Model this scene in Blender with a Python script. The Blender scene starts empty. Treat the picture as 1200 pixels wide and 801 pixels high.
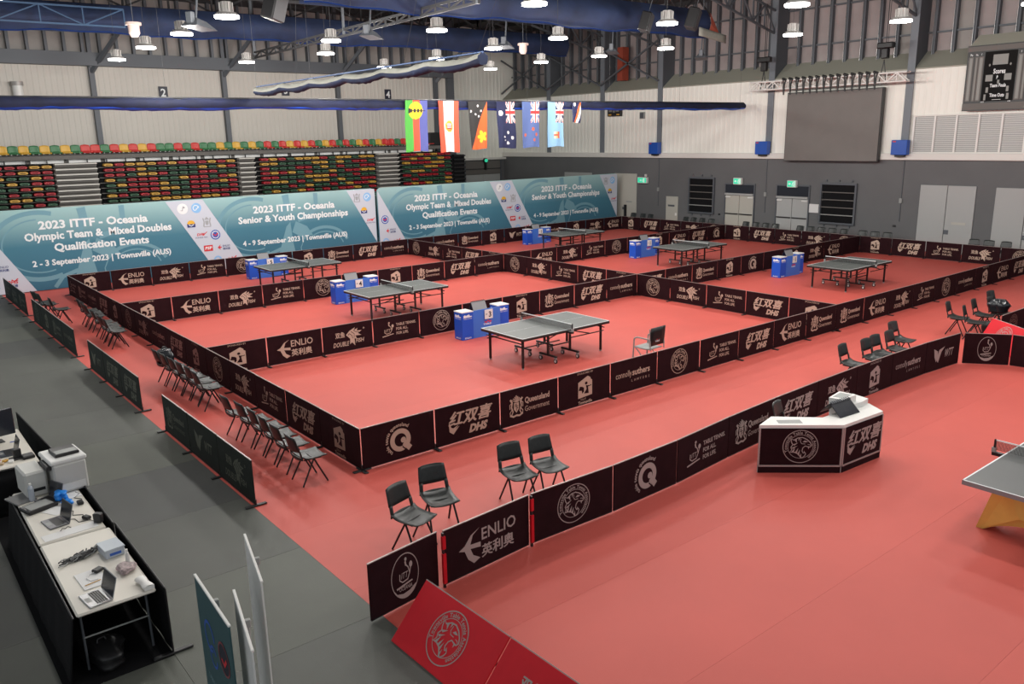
import bpy, bmesh, math, random
from mathutils import Vector, Matrix
random.seed(7)
SC = bpy.context.scene
COL = SC.collection
PI = math.pi
# ------------------------------------------------------------------ camera
cam_d = bpy.data.cameras.new('camera')
cam = bpy.data.objects.new('camera', cam_d); COL.objects.link(cam)
cam_d.sensor_width = 36.0
cam_d.lens = 960.728 / 1200 * 36.0
cam_d.clip_end = 300
yaw, pit, rol = 0.6762, -0.2449, -0.0203
Fw = Vector((math.sin(yaw) * math.cos(pit), math.cos(yaw) * math.cos(pit), math.sin(pit)))
R0 = Vector((math.cos(yaw), -math.sin(yaw), 0)); U0 = R0.cross(Fw)
Rr = R0 * math.cos(rol) + U0 * math.sin(rol); Uu = -R0 * math.sin(rol) + U0 * math.cos(rol)
M = Matrix((Rr, Uu, -Fw)).transposed().to_4x4()
M.translation = Vector((-5.7325, -11.0150, 5.1089))
cam.matrix_world = M
SC.camera = cam
# ------------------------------------------------------------------ world, exposure
w = bpy.data.worlds.new('world'); SC.world = w; w.use_nodes = True
w.node_tree.nodes['Background'].inputs[0].default_value = (0.92, 0.96, 1.0, 1)
w.node_tree.nodes['Background'].inputs[1].default_value = 0.85
SC.view_settings.view_transform = 'Standard'
SC.view_settings.look = 'None'
SC.view_settings.gamma = 1.0
SC.view_settings.exposure = -0.62
LAMP_W = 520.0
LAMP_Z = 8.0
LAMPS = [(2.12, 9.34), (2.25, 13.04), (2.39, 16.89), (2.61, 21.18), (6.9, 20.2), (6.48, 12.57), (8.05, 16.05),
         (7.17, 4.01), (7.88, 9.0), (12.14, 8.71), (12.19, 12.01), (12.53, 15.91), (12.67, 20.01), (17.14, 15.25),
         (17.32, 18.83), (17.49, 12.31), (17.62, 9.15), (12.63, 0.83), (18.06, 4.42), (17.92, 0.95),
         (12.5, 4.7), (17.6, -2.5),
         (2.3, 5.3), (2.3, 1.3), (7.3, 0.0), (7.3, -4.2), (7.3, -8.0), (12.4, -7.2), (12.4, -3.2), (2.3, -8.5),
         (-2.8, 1.0), (-2.8, 9.0), (17.6, -7.0), (-2.8, 17.0)]
lamp_data = bpy.data.lights.new('high_bay_lamp', 'POINT')
lamp_data.shadow_soft_size = 0.25; lamp_data.energy = LAMP_W; lamp_data.color = (1.0, 0.97, 0.92)

# ------------------------------------------------------------------ materials
MATS = {}
def mat(name, c, rough=0.6, metal=0.0, var=0.0, scale=8.0, bump=0.0, bscale=60.0, emit=None, spec=None):
    if name in MATS: return MATS[name]
    m = bpy.data.materials.new(name); m.use_nodes = True
    nt = m.node_tree; b = nt.nodes['Principled BSDF']
    b.inputs['Base Color'].default_value = (*c, 1)
    b.inputs['Roughness'].default_value = rough; b.inputs['Metallic'].default_value = metal
    if spec is not None: b.inputs['Specular IOR Level'].default_value = spec
    if var > 0 or bump > 0:
        tc = nt.nodes.new('ShaderNodeTexCoord')
    if var > 0:
        n = nt.nodes.new('ShaderNodeTexNoise'); n.inputs['Scale'].default_value = scale; n.inputs['Detail'].default_value = 4
        nt.links.new(tc.outputs['Object'], n.inputs['Vector'])
        r = nt.nodes.new('ShaderNodeMapRange'); r.inputs[1].default_value = 0.3; r.inputs[2].default_value = 0.7
        r.inputs[3].default_value = 1 - var; r.inputs[4].default_value = 1 + var
        nt.links.new(n.outputs['Fac'], r.inputs[0])
        mx = nt.nodes.new('ShaderNodeMix'); mx.data_type = 'RGBA'; mx.blend_type = 'MULTIPLY'; mx.inputs[0].default_value = 1
        mx.inputs[6].default_value = (*c, 1); nt.links.new(r.outputs[0], mx.inputs[7]); nt.links.new(mx.outputs[2], b.inputs['Base Color'])
    if bump > 0:
        n2 = nt.nodes.new('ShaderNodeTexNoise'); n2.inputs['Scale'].default_value = bscale
        nt.links.new(tc.outputs['Object'], n2.inputs['Vector'])
        bp = nt.nodes.new('ShaderNodeBump'); bp.inputs['Strength'].default_value = bump; bp.inputs['Distance'].default_value = 0.01
        nt.links.new(n2.outputs['Fac'], bp.inputs['Height']); nt.links.new(bp.outputs['Normal'], b.inputs['Normal'])
    if emit:
        b.inputs['Emission Color'].default_value = (*emit[0], 1); b.inputs['Emission Strength'].default_value = emit[1]
    MATS[name] = m; return m
RED = mat('red_sports_mat', (0.575, 0.101, 0.080), 0.55, var=0.05, scale=0.6, bump=0.1, bscale=120, spec=0.28)
RED2 = mat('red_sports_mat_b', (0.56, 0.098, 0.078), 0.55, var=0.05, scale=0.6, bump=0.1, bscale=120, spec=0.28)
GREYS = [mat('grey_floor_%s' % k, c, 0.6, var=0.06, scale=1.2, bump=0.15, bscale=90, spec=0.3) for k, c in
         zip('abc', [(0.094, 0.099, 0.088), (0.106, 0.113, 0.096), (0.082, 0.086, 0.081)])]
CLOTH = mat('barrier_cloth', (0.020, 0.0055, 0.0075), 0.85, var=0.15, scale=5, bump=0.1, bscale=300, spec=0.12)  # red bounce light off the mats is put into this black
CLOTHG = mat('barrier_cloth_green', (0.020, 0.024, 0.020), 0.7, var=0.15, scale=5, spec=0.25)
REDB = mat('red_board_cloth', (0.60, 0.007, 0.018), 0.6, var=0.05, scale=4, spec=0.3)
BEIGE = mat('logo_beige', (0.50, 0.385, 0.30), 0.7)
GREYL = mat('logo_grey', (0.36, 0.31, 0.29), 0.7)
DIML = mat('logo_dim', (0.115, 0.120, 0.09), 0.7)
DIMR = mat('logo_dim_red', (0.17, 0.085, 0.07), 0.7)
RAILHL = mat('top_rail_highlight', (0.36, 0.31, 0.29), 0.35, 0.3)  # pale colour paints the highlight along the lit top edges
BLACK = mat('black_plastic', (0.012, 0.012, 0.013), 0.45)
BLACKM = mat('black_metal', (0.018, 0.017, 0.018), 0.4, 0.3)
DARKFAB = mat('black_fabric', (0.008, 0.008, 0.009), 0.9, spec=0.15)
SEATP = mat('black_chair_shell', (0.019, 0.022, 0.0215), 0.42, var=0.15, scale=20, bump=0.15, bscale=25)
GREYP = mat('grey_plastic', (0.30, 0.31, 0.30), 0.5)
WHITE = mat('white_paint', (0.78, 0.77, 0.74), 0.5)
WHITEP = mat('white_plastic', (0.70, 0.70, 0.68), 0.4)
CHROME = mat('bright_steel', (0.6, 0.6, 0.6), 0.25, 0.9)
STEELG = mat('grey_steel', (0.105, 0.115, 0.13), 0.55, 0.2)
STEELD = mat('dark_steel', (0.040, 0.040, 0.043), 0.6, 0.2)
TTOP = mat('table_top_grey', (0.098, 0.108, 0.103), 0.45)
TTOPD = mat('show_table_top_grey', (0.085, 0.09, 0.09), 0.45)
GOLD = mat('gold_finish', (0.72, 0.53, 0.13), 0.38, 0.35, var=0.05, scale=6)
BLUEB = mat('blue_box_card', (0.006, 0.085, 0.55), 0.45)
BLUEP = mat('blue_panel_card', (0.045, 0.17, 0.62), 0.45)
BLUEC = mat('blue_cabinet', (0.01, 0.08, 0.42), 0.4)
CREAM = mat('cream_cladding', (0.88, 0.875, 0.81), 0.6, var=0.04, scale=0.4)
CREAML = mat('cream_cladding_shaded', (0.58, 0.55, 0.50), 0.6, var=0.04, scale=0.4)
CREAMT = mat('sage_ledge', (0.34, 0.335, 0.28), 0.6)
LEDGE = mat('cream_ledge', (0.74, 0.72, 0.68), 0.5)
WGREY = mat('grey_wall_paint', (0.125, 0.128, 0.132), 0.75, var=0.05, scale=0.8)
PINK = mat('insulation_foil', (0.33, 0.285, 0.28), 0.6, var=0.08, scale=1.5)
GFOIL = mat('insulation_foil_grey', (0.30, 0.28, 0.265), 0.6, var=0.08, scale=1.5)
DOORM = mat('door_grey', (0.38, 0.39, 0.385), 0.5)
DOORB = mat('door_beige', (0.46, 0.45, 0.40), 0.5)
ROOF = mat('roof_sheet', (0.05, 0.048, 0.05), 0.8)
NAVY = mat('navy_curtain', (0.007, 0.011, 0.040), 0.8, var=0.3, scale=3)
BLUECUR = mat('blue_curtain', (0.008, 0.018, 0.055), 0.8, var=0.3, scale=1.5)
BLUEEDGE = mat('bright_blue_hem', (0.015, 0.11, 0.70), 0.5)
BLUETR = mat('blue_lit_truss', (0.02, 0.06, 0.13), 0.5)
CREAMC = mat('cream_curtain', (0.22, 0.22, 0.19), 0.7, var=0.1, scale=4)
LEDS = mat('led_screen_off', (0.17, 0.158, 0.148), 0.65, var=0.04, scale=2)
TABLEC = mat('trestle_top', (0.70, 0.665, 0.59), 0.45, var=0.03, scale=3)
PAPER = mat('paper', (0.75, 0.75, 0.74), 0.7)
SILVER = mat('laptop_silver', (0.42, 0.42, 0.43), 0.35, 0.5)
SCREEN = mat('laptop_screen', (0.02, 0.022, 0.03), 0.2)
BLUEBAG = mat('blue_plastic_bag', (0.01, 0.22, 0.72), 0.4)
GLASSP = mat('clear_plastic', (0.42, 0.46, 0.52), 0.25)
LENS = mat('lamp_lens', (0.9, 0.9, 0.9), 0.4, emit=((1.0, 0.985, 0.95), 14.0))
LGREY = mat('lamp_housing', (0.36, 0.345, 0.33), 0.5, 0.3)
EXITG = mat('exit_green', (0.02, 0.5, 0.28), 0.5, emit=((0.05, 0.8, 0.45), 0.9))
EXITW = mat('exit_white', (0.8, 0.85, 0.8), 0.5, emit=((0.8, 1.0, 0.9), 0.5))
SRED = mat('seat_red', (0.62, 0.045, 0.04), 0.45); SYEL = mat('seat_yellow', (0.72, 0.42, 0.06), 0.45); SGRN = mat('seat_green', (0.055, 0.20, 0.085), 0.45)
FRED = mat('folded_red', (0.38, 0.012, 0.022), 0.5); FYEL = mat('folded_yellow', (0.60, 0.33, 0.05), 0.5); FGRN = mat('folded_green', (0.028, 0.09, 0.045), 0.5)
TREAD = mat('step_nosing', (0.62, 0.60, 0.55), 0.5); STANDG = mat('stand_grey', (0.14, 0.13, 0.12), 0.7)
TXTW = mat('print_white', (0.80, 0.83, 0.84), 0.6)
BSTR = mat('banner_stripe', (0.56, 0.60, 0.68), 0.6)

# ------------------------------------------------------------------ mesh builder
class MB:
    def __init__(s): s.v = []; s.f = []; s.m = []; s.ms = []; s.smooth = []
    def mi(s, m):
        if m not in s.ms: s.ms.append(m)
        return s.ms.index(m)
    def add(s, vs, fs, m, T=None, smooth=False):
        o = len(s.v)
        for p in vs:
            p = Vector(p)
            s.v.append(tuple(T @ p) if T is not None else tuple(p))
        k = s.mi(m)
        for f in fs: s.f.append(tuple(i + o for i in f)); s.m.append(k); s.smooth.append(smooth)
        return s
    def box(s, x0, x1, y0, y1, z0, z1, m, T=None, bev=0.0):
        if bev > 0:
            b = min(bev, (x1-x0)/2.01, (y1-y0)/2.01, (z1-z0)/2.01)
            vs = []; 
            for z, i in ((z0, b), (z0+b, 0), (z1-b, 0), (z1, b)):
                X0, X1, Y0, Y1 = x0+i, x1-i, y0+i, y1-i; c = b if i == 0 else 0.0
                vs += [(X0+c, Y0, z), (X1-c, Y0, z), (X1, Y0+c, z), (X1, Y1-c, z), (X1-c, Y1, z), (X0+c, Y1, z), (X0, Y1-c, z), (X0, Y0+c, z)]
            fs = [tuple(range(7, -1, -1)), tuple(range(24, 32))]
            for r in range(3):
                for k in range(8):
                    a, c2 = r*8+k, r*8+(k+1) % 8
                    fs.append((a, c2, c2+8, a+8))
            return s.add(vs, fs, m, T)
        vs = [(x0, y0, z0), (x1, y0, z0), (x1, y1, z0), (x0, y1, z0), (x0, y0, z1), (x1, y0, z1), (x1, y1, z1), (x0, y1, z1)]
        return s.add(vs, [(3, 2, 1, 0), (4, 5, 6, 7), (0, 1, 5, 4), (1, 2, 6, 5), (2, 3, 7, 6), (3, 0, 4, 7)], m, T)
    def bar(s, a, b, r, m, n=6, r2=None, caps=True, sm=True):
        a, b = Vector(a), Vector(b); d = (b-a)
        if d.length < 1e-6: return s
        q = d.to_track_quat('Z', 'Y').to_matrix(); r2 = r if r2 is None else r2
        vs = []
        for P, rr in ((a, r), (b, r2)):
            for k in range(n):
                t = 2*PI*k/n + PI/n
                vs.append(P + q @ Vector((rr*math.cos(t), rr*math.sin(t), 0)))
        fs = [(k, (k+1) % n, (k+1) % n+n, k+n) for k in range(n)]
        s.add(vs, fs, m, None, sm and n > 5)
        if caps: s.add(vs, [tuple(range(n-1, -1, -1)), tuple(range(n, 2*n))], m)
        return s
    def tube(s, pts, r, m, n=6):
        for a, b in zip(pts, pts[1:]): s.bar(a, b, r, m, n)
        return s
    def cyl(s, c, r, z0, z1, m, n=16, r1=None):
        return s.bar((c[0], c[1], z0), (c[0], c[1], z1), r, m, n, r1)
    def prism(s, poly, z0, z1, m, T=None):
        n = len(poly)
        vs = [(x, y, z0) for x, y in poly] + [(x, y, z1) for x, y in poly]
        fs = [tuple(range(n-1, -1, -1)), tuple(range(n, 2*n))] + [(k, (k+1) % n, (k+1) % n+n, k+n) for k in range(n)]
        return s.add(vs, fs, m, T)
    def grid(s, fn, nu, nv, m, T=None, thick=0.0, smooth=True):
        """fn(u,v) -> point, u,v in 0..1 ; thick gives a solid sheet"""
        P = [[Vector(fn(i/nu, j/nv)) for i in range(nu+1)] for j in range(nv+1)]
        vs = [p for r in P for p in r]; W = nu+1
        fs = [(j*W+i, j*W+i+1, (j+1)*W+i+1, (j+1)*W+i) for j in range(nv) for i in range(nu)]
        if thick:
            N = []
            for j in range(nv+1):
                for i in range(nu+1):
                    du = P[j][min(i+1, nu)] - P[j][max(i-1, 0)]; dv = P[min(j+1, nv)][i] - P[max(j-1, 0)][i]
                    N.append(du.cross(dv).normalized()*thick)
            o = len(vs); vs = vs + [a-b for a, b in zip(vs, N)]
            fs = fs + [tuple(o+i for i in reversed(f)) for f in fs]
            rim = [i for i in range(W)] + [j*W+nu for j in range(1, nv+1)] + [nv*W+i for i in range(nu-1, -1, -1)] + [j*W for j in range(nv-1, 0, -1)]
            for k in range(len(rim)):
                a, b = rim[k], rim[(k+1) % len(rim)]; fs.append((b, a, a+o, b+o))
        return s.add(vs, fs, m, T, smooth)
    def mesh(s, name='mesh'):
        me = bpy.data.meshes.new(name); me.from_pydata(s.v, [], s.f)
        for m in s.ms: me.materials.append(m)
        me.polygons.foreach_set('material_index', s.m); me.polygons.foreach_set('use_smooth', s.smooth)
        me.update(); return me
CACHE = {}
def cached(key, fn):
    if key not in CACHE:
        r = fn(); CACHE[key] = r.mesh(key if isinstance(key, str) else str(key[0])) if isinstance(r, MB) else r
    return CACHE[key]
def obj(name, me, parent=None, loc=(0, 0, 0), rz=0, rot=None, label=None):
    if isinstance(me, MB): me = me.mesh(name)
    o = bpy.data.objects.new(name, me); COL.objects.link(o)
    o.location = loc; o.rotation_euler = rot if rot else (0, 0, rz)
    if parent: o.parent = parent
    if label: o['label'] = label
    return o
def tag(o, label, cat, group=None, kind=None):
    o['label'] = label; o['category'] = cat
    if group: o['group'] = group
    if kind: o['kind'] = kind
    return o
def thing(name, label, cat, loc=(0, 0, 0), rz=0, group=None, rot=None):
    o = bpy.data.objects.new(name, None); COL.objects.link(o); o.empty_display_size = 0.1
    o.location = loc; o.rotation_euler = rot if rot else (0, 0, rz)
    return tag(o, label, cat, group)
def struct(name, me, parent=None, loc=(0, 0, 0), rz=0):
    o = obj(name, me, parent, loc, rz)
    if parent is None: o['kind'] = 'structure'
    return o
def structe(name, loc=(0, 0, 0), rz=0):
    o = bpy.data.objects.new(name, None); COL.objects.link(o); o.location = loc; o.rotation_euler = (0, 0, rz); o['kind'] = 'structure'; return o
ORD = ['first', 'second', 'third', 'fourth', 'fifth', 'sixth', 'seventh', 'eighth', 'ninth', 'tenth', 'eleventh', 'twelfth', 'thirteenth',
       'fourteenth', 'fifteenth', 'sixteenth', 'seventeenth', 'eighteenth', 'nineteenth', 'twentieth', 'twenty-first', 'twenty-second', 'twenty-third', 'twenty-fourth', 'twenty-fifth', 'twenty-sixth', 'twenty-seventh', 'twenty-eighth', 'twenty-ninth', 'thirtieth']

# ------------------------------------------------------------------ flat print builder (lettering, emblems)
TC = {}
def text_geo(t, bold=0.0):
    if (t, bold) in TC: return TC[(t, bold)]
    c = bpy.data.curves.new('t', 'FONT'); c.body = t; c.size = 1; c.resolution_u = 2; c.offset = bold
    o = bpy.data.objects.new('t', c); COL.objects.link(o)
    dg = bpy.context.evaluated_depsgraph_get()
    me = bpy.data.meshes.new_from_object(o.evaluated_get(dg))
    vs = [(v.co.x, v.co.y) for v in me.vertices]; fs = [tuple(p.vertices) for p in me.polygons]
    bpy.data.objects.remove(o); bpy.data.curves.remove(c); bpy.data.meshes.remove(me)
    x0 = min((v[0] for v in vs), default=0); x1 = max((v[0] for v in vs), default=0)
    TC[(t, bold)] = (vs, fs, x0, x1); return TC[(t, bold)]
class Flat:
    """flat shapes in (u, v) on layers; becomes a mesh in the plane y = -depth (u -> x, v -> z)"""
    def __init__(s, step=0.0015): s.mb = MB(); s.step = step; s.n = 0
    def put(s, vs, fs, m, layer=0):
        s.n += 1; d = -s.step*(layer+1)-(s.n % 30)*4e-5
        s.mb.add([(u, d, v) for u, v in vs], fs, m); return s
    def poly(s, pts, m, layer=0): return s.put(pts, [tuple(range(len(pts)))], m, layer)
    def rect(s, u0, u1, v0, v1, m, layer=0): return s.poly([(u0, v0), (u1, v0), (u1, v1), (u0, v1)], m, layer)
    def ring(s, cu, cv, r0, r1, m, a0=0, a1=360, n=36, layer=0, sy=1.0):
        n = max(4, int(n*abs(a1-a0)/360)); vs = []
        for k in range(n+1):
            t = math.radians(a0+(a1-a0)*k/n)
            vs += [(cu+r0*math.cos(t), cv+r0*math.sin(t)*sy), (cu+r1*math.cos(t), cv+r1*math.sin(t)*sy)]
        return s.put(vs, [(2*k, 2*k+1, 2*k+3, 2*k+2) for k in range(n)], m, layer)
    def disc(s, cu, cv, r, m, n=20, layer=0, sy=1.0):
        return s.poly([(cu+r*math.cos(2*PI*k/n), cv+sy*r*math.sin(2*PI*k/n)) for k in range(n)], m, layer)
    def stroke(s, pts, w, m, layer=0, w1=None):
        L = len(pts)-1
        vs = []
        for i, (x, y) in enumerate(pts):
            a = pts[max(i-1, 0)]; b = pts[min(i+1, L)]
            dx, dy = b[0]-a[0], b[1]-a[1]; l = math.hypot(dx, dy) or 1; ww = w + ((w1 if w1 is not None else w)-w)*i/L
            vs += [(x-dy/l*ww/2, y+dx/l*ww/2), (x+dy/l*ww/2, y-dx/l*ww/2)]
        return s.put(vs, [(2*k, 2*k+1, 2*k+3, 2*k+2) for k in range(L)], m, layer)
    def text(s, t, cu, v, size, m, bold=0.0, shear=0.0, width=None, align='c', layer=0, sx=1.0, fn=None):
        if ord(t[0]) > 0x2000 and bold > 0:
            e_ = bold*.9
            for dx, dy in ((-e_, 0), (e_, 0), (0, e_*.6), (0, -e_*.6)): s.text(t, cu+dx*size, v+dy*size, size, m, 0, shear, width, align, layer, sx, fn)
            bold = 0
        vs, fs, x0, x1 = text_geo(t, bold)
        if width: sx = width/((x1-x0)*size)
        k = size*sx; o = {'c': (x0+x1)/2, 'l': x0, 'r': x1}[align]
        pts = [(cu+(x-o)*k+y*size*shear, v+y*size) for x, y in vs]
        if fn: pts = [fn(*p) for p in pts]
        return s.put(pts, fs, m, layer)
    def arc(s, t, cu, cv, r, size, m, a0, a1, bold=0.02, layer=0):
        """letters round a circle from angle a0 to a1 (degrees, clockwise), tops outward"""
        ws = [max(0.25, (text_geo(ch, bold)[3]-text_geo(ch, bold)[2])+0.09) if ch != ' ' else 0.35 for ch in t]
        tot = sum(ws); acc = 0
        for ch, wd in zip(t, ws):
            a = math.radians(a0+(a1-a0)*(acc+wd/2)/tot); acc += wd
            if ch == ' ': continue
            vs, fs, x0, x1 = text_geo(ch, bold); o = (x0+x1)/2; c, sn = math.cos(a-PI/2), math.sin(a-PI/2)
            ou, ov = cu+r*math.cos(a), cv+r*math.sin(a)
            s.put([(ou+((x-o)*c-y*sn)*size, ov+((x-o)*sn+y*c)*size) for x, y in vs], fs, m, layer)
        return s

def L_q(F, u, v, S, m, bg):
    F.ring(u+.02*S, v-.02*S, .112*S, .195*S, m, -32, 300); F.disc(u+.075*S, v-.03*S, .05*S, m)
    F.poly([(u+.055*S, v-.105*S), (u+.125*S, v-.045*S), (u+.235*S, v-.17*S), (u+.165*S, v-.235*S)], m)
    F.stroke([(u+.05*S, v-.14*S), (u+.11*S, v-.20*S)], .02*S, bg, 1)
    F.arc('table tennis queensland', u+.02*S, v-.02*S, .235*S, .085*S, m, 232, 52)
def L_dhs(F, u, v, S, m, bg):
    F.text('红双喜', u+.02*S, v-.02*S, .27*S, m, .045, .3, width=.88*S)
    F.text('DHS', u+.19*S, v-.23*S, .19*S, m, .06, .3, width=.38*S)
    F.poly([(u-.42*S, v+.06*S), (u-.40*S, v-.12*S), (u-.34*S, v-.15*S), (u-.22*S, v-.04*S), (u-.33*S, v-.08*S), (u-.37*S, v-.06*S)], m)
    F.poly([(u-.42*S, v+.02*S), (u-.41*S, v-.13*S), (u-.33*S, v-.19*S), (u-.2*S, v-.06*S), (u-.33*S, v-.12*S)], m)
def L_enlio(F, u, v, S, m, bg):
    F.text('ENLIO', u+.17*S, v+.02*S, .22*S, m, .012, width=.56*S)
    F.text('英利奥', u+.15*S, v-.20*S, .18*S, m, .035, width=.52*S)
    # swallow shaped E
    F.poly([(u-.14*S, v+.20*S), (u-.28*S, v+.14*S), (u-.38*S, v+.03*S), (u-.47*S, v-.01*S), (u-.38*S, v-.04*S), (u-.33*S, v-.16*S), (u-.24*S, v-.24*S),
            (u-.14*S, v-.20*S), (u-.25*S, v-.13*S), (u-.29*S, v-.035*S), (u-.13*S, v-.06*S), (u-.13*S, v+.005*S), (u-.29*S, v+.02*S), (u-.25*S, v+.13*S)], m)
def L_df(F, u, v, S, m, bg):
    F.text('双鱼', u-.22*S, v+.02*S, .155*S, m, .03, width=.25*S)
    F.text('DOUBLE', u-.21*S, v-.21*S, .16*S, m, .02, .2, width=.42*S)
    F.text('FISH', u+.31*S, v-.17*S, .14*S, m, .02, .2, width=.22*S)
    F.poly([(u-.06*S, v+.06*S), (u+.04*S, v+.15*S), (u+.20*S, v+.22*S), (u+.16*S, v+.15*S), (u+.27*S, v+.19*S), (u+.24*S, v+.13*S), (u+.38*S, v+.12*S),
            (u+.27*S, v+.06*S), (u+.37*S, v+.0*S), (u+.2*S, v+.01*S), (u+.24*S, v-.08*S), (u+.17*S, v-.06*S), (u+.18*S, v-.24*S), (u+.10*S, v-.15*S),
            (u+.04*S, v-.19*S), (u+.05*S, v-.05*S)], m)
    F.stroke([(u+.02*S, v+.09*S), (u+.10*S, v+.03*S), (u+.12*S, v-.05*S)], .014*S, bg, 1)
    F.stroke([(u+.08*S, v+.13*S), (u+.17*S, v+.06*S), (u+.16*S, v-.04*S)], .014*S, bg, 1)
    F.stroke([(u+.15*S, v+.15*S), (u+.24*S, v+.09*S), (u+.31*S, v+.09*S)], .014*S, bg, 1)
    F.disc(u+.01*S, v+.06*S, .014*S, bg, 10, 1)
    F.ring(u+.44*S, v+.17*S, .012*S, .022*S, m, n=12)
def figure(F, u, v, S, m):
    """bat and ball figure above a slanted line"""
    F.text('ITT', u-.03*S, v-.06*S, .11*S, m, .0, .25, width=.13*S)
    F.stroke([(u-.12*S, v+.01*S), (u-.125*S, v-.07*S), (u-.07*S, v-.105*S), (u+.04*S, v-.09*S), (u+.085*S, v-.02*S), (u+.06*S, v+.06*S), (u+.015*S, v+.10*S)], .018*S, m)
    F.stroke([(u+.015*S, v+.09*S), (u+.0*S, v+.15*S)], .03*S, m); F.disc(u+.012*S, v+.175*S, .024*S, m, 10)
    F.stroke([(u+.085*S, v-.02*S), (u+.11*S, v+.05*S)], .018*S, m); F.disc(u+.115*S, v+.085*S, .034*S, m, 12, sy=1.2)
    F.poly([(u-.20*S, v-.155*S), (u+.13*S, v-.115*S), (u+.14*S, v-.135*S), (u-.19*S, v-.18*S)], m)
def L_tt(F, u, v, S, m, bg):
    figure(F, u-.24*S, v, S, m)
    for k, t in enumerate(('TABLE TENNIS.', 'FOR ALL.', 'FOR LIFE.')):
        F.text(t, u-.02*S, v+(.07-.115*k)*S, .098*S, m, .02, align='l', sx=.92)
def tiger(F, u, v, r, m):
    P = lambda L: [(u+x*r, v+y*r) for x, y in L]
    w_ = .05*r
    F.stroke(P([(-.52, .22), (-.56, .44), (-.40, .36), (-.16, .50), (.10, .52), (.34, .40), (.54, .22), (.64, .04), (.56, -.06), (.40, -.04)]), w_*1.1, m)
    F.stroke(P([(.40, -.04), (.26, .0), (.14, -.12), (.10, -.30), (.18, -.44), (.28, -.40), (.32, -.48), (.26, -.62), (.12, -.74), (.04, -.66)]), w_, m)
    F.stroke(P([(-.52, .22), (-.44, .08), (-.54, -.08), (-.48, -.24), (-.58, -.38), (-.36, -.38), (-.16, -.46), (-.02, -.60), (.06, -.74)]), w_*1.1, m)
    F.poly(P([(.10, .24), (.22, .34), (.42, .26), (.26, .22)]), m); F.stroke(P([(.0, .44), (-.02, .26), (.06, .14), (.26, .12)]), w_*.7, m)
    F.poly(P([(.42, -.05), (.46, -.20), (.52, -.06)]), m); F.poly(P([(.20, -.40), (.22, -.28), (.28, -.40)]), m)
    F.stroke(P([(.40, .10), (.52, .08), (.58, .02)]), w_*.6, m)
    for q in (((-.44, .10), (-.14, .20), (-.36, .02)), ((-.50, -.10), (-.16, .02), (-.42, -.18)), ((-.50, -.36), (-.30, -.10), (-.36, -.38)), ((-.30, -.40), (-.12, -.12), (-.18, -.46)), ((-.14, -.46), (-.02, -.22), (-.04, -.56)), ((-.36, .36), (-.22, .18), (-.24, .44)), ((-.14, .50), (-.12, .30), (-.04, .50)), ((.0, -.62), (.06, -.44), (.08, -.68))): F.poly(P(q), m)
def L_tiger(F, u, v, S, m, bg):
    F.ring(u, v, .262*S, .274*S, m, n=48); F.ring(u, v, .19*S, .197*S, m, n=48)
    F.arc('Townsville Table Tennis Association', u, v, .207*S, .062*S, m, 205, -55)
    tiger(F, u+.0*S, v+.01*S, .27*S, m)
def L_conn(F, u, v, S, m, bg):
    F.text('connolly', u-.07*S, v-.02*S, .155*S, m, .0, align='r', width=.37*S)
    F.text('suthers', u-.055*S, v-.02*S, .155*S, m, .028, align='l', width=.42*S)
    for k, ch in enumerate('LAWYERS'): F.text(ch, u-.06*S+k*.068*S, v-.13*S, .062*S, m, .0)
def L_qld(F, u, v, S, m, bg):
    F.text('Queensland', u-.13*S, v+.02*S, .155*S, m, .028, align='l', width=.60*S)
    F.text('Government', u-.13*S, v-.14*S, .145*S, m, .0, align='l', width=.60*S)
    cu = u-.33*S
    # coat of arms: shield, crest, two supporters and scroll
    F.poly([(cu-.06*S, v+.07*S), (cu+.06*S, v+.07*S), (cu+.06*S, v-.05*S), (cu, v-.12*S), (cu-.06*S, v-.05*S)], m)
    F.rect(cu-.045*S, cu+.045*S, v+.0*S, v+.012*S, bg, 1); F.rect(cu-.006*S, cu+.006*S, v-.08*S, v+.055*S, bg, 1)
    F.disc(cu-.027*S, v+.035*S, .013*S, bg, 8, 1); F.disc(cu+.028*S, v-.03*S, .013*S, bg, 8, 1)
    for k in range(-3, 4): F.poly([(cu+k*.012*S, v+.08*S), (cu+k*.034*S-.012*S, v+(.21-abs(k)*.022)*S), (cu+k*.034*S+.012*S, v+(.205-abs(k)*.022)*S), (cu+k*.012*S+.014*S, v+.08*S)], m)
    for sgn in (-1, 1):
        F.stroke([(cu+sgn*.14*S, v+.15*S), (cu+sgn*.10*S, v+.09*S), (cu+sgn*.115*S, v+.0*S), (cu+sgn*.08*S, v-.09*S), (cu+sgn*.12*S, v-.16*S)], .04*S, m, w1=.02*S)
        F.stroke([(cu+sgn*.10*S, v+.09*S), (cu+sgn*.155*S, v+.05*S), (cu+sgn*.15*S, v-.03*S)], .016*S, m)
        F.stroke([(cu+sgn*.09*S, v-.03*S), (cu+sgn*.15*S, v-.1*S), (cu+sgn*.14*S, v-.17*S)], .016*S, m)
    F.stroke([(cu-.15*S, v-.15*S), (cu-.07*S, v-.185*S), (cu, v-.17*S), (cu+.07*S, v-.185*S), (cu+.15*S, v-.15*S)], .035*S, m)
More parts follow.
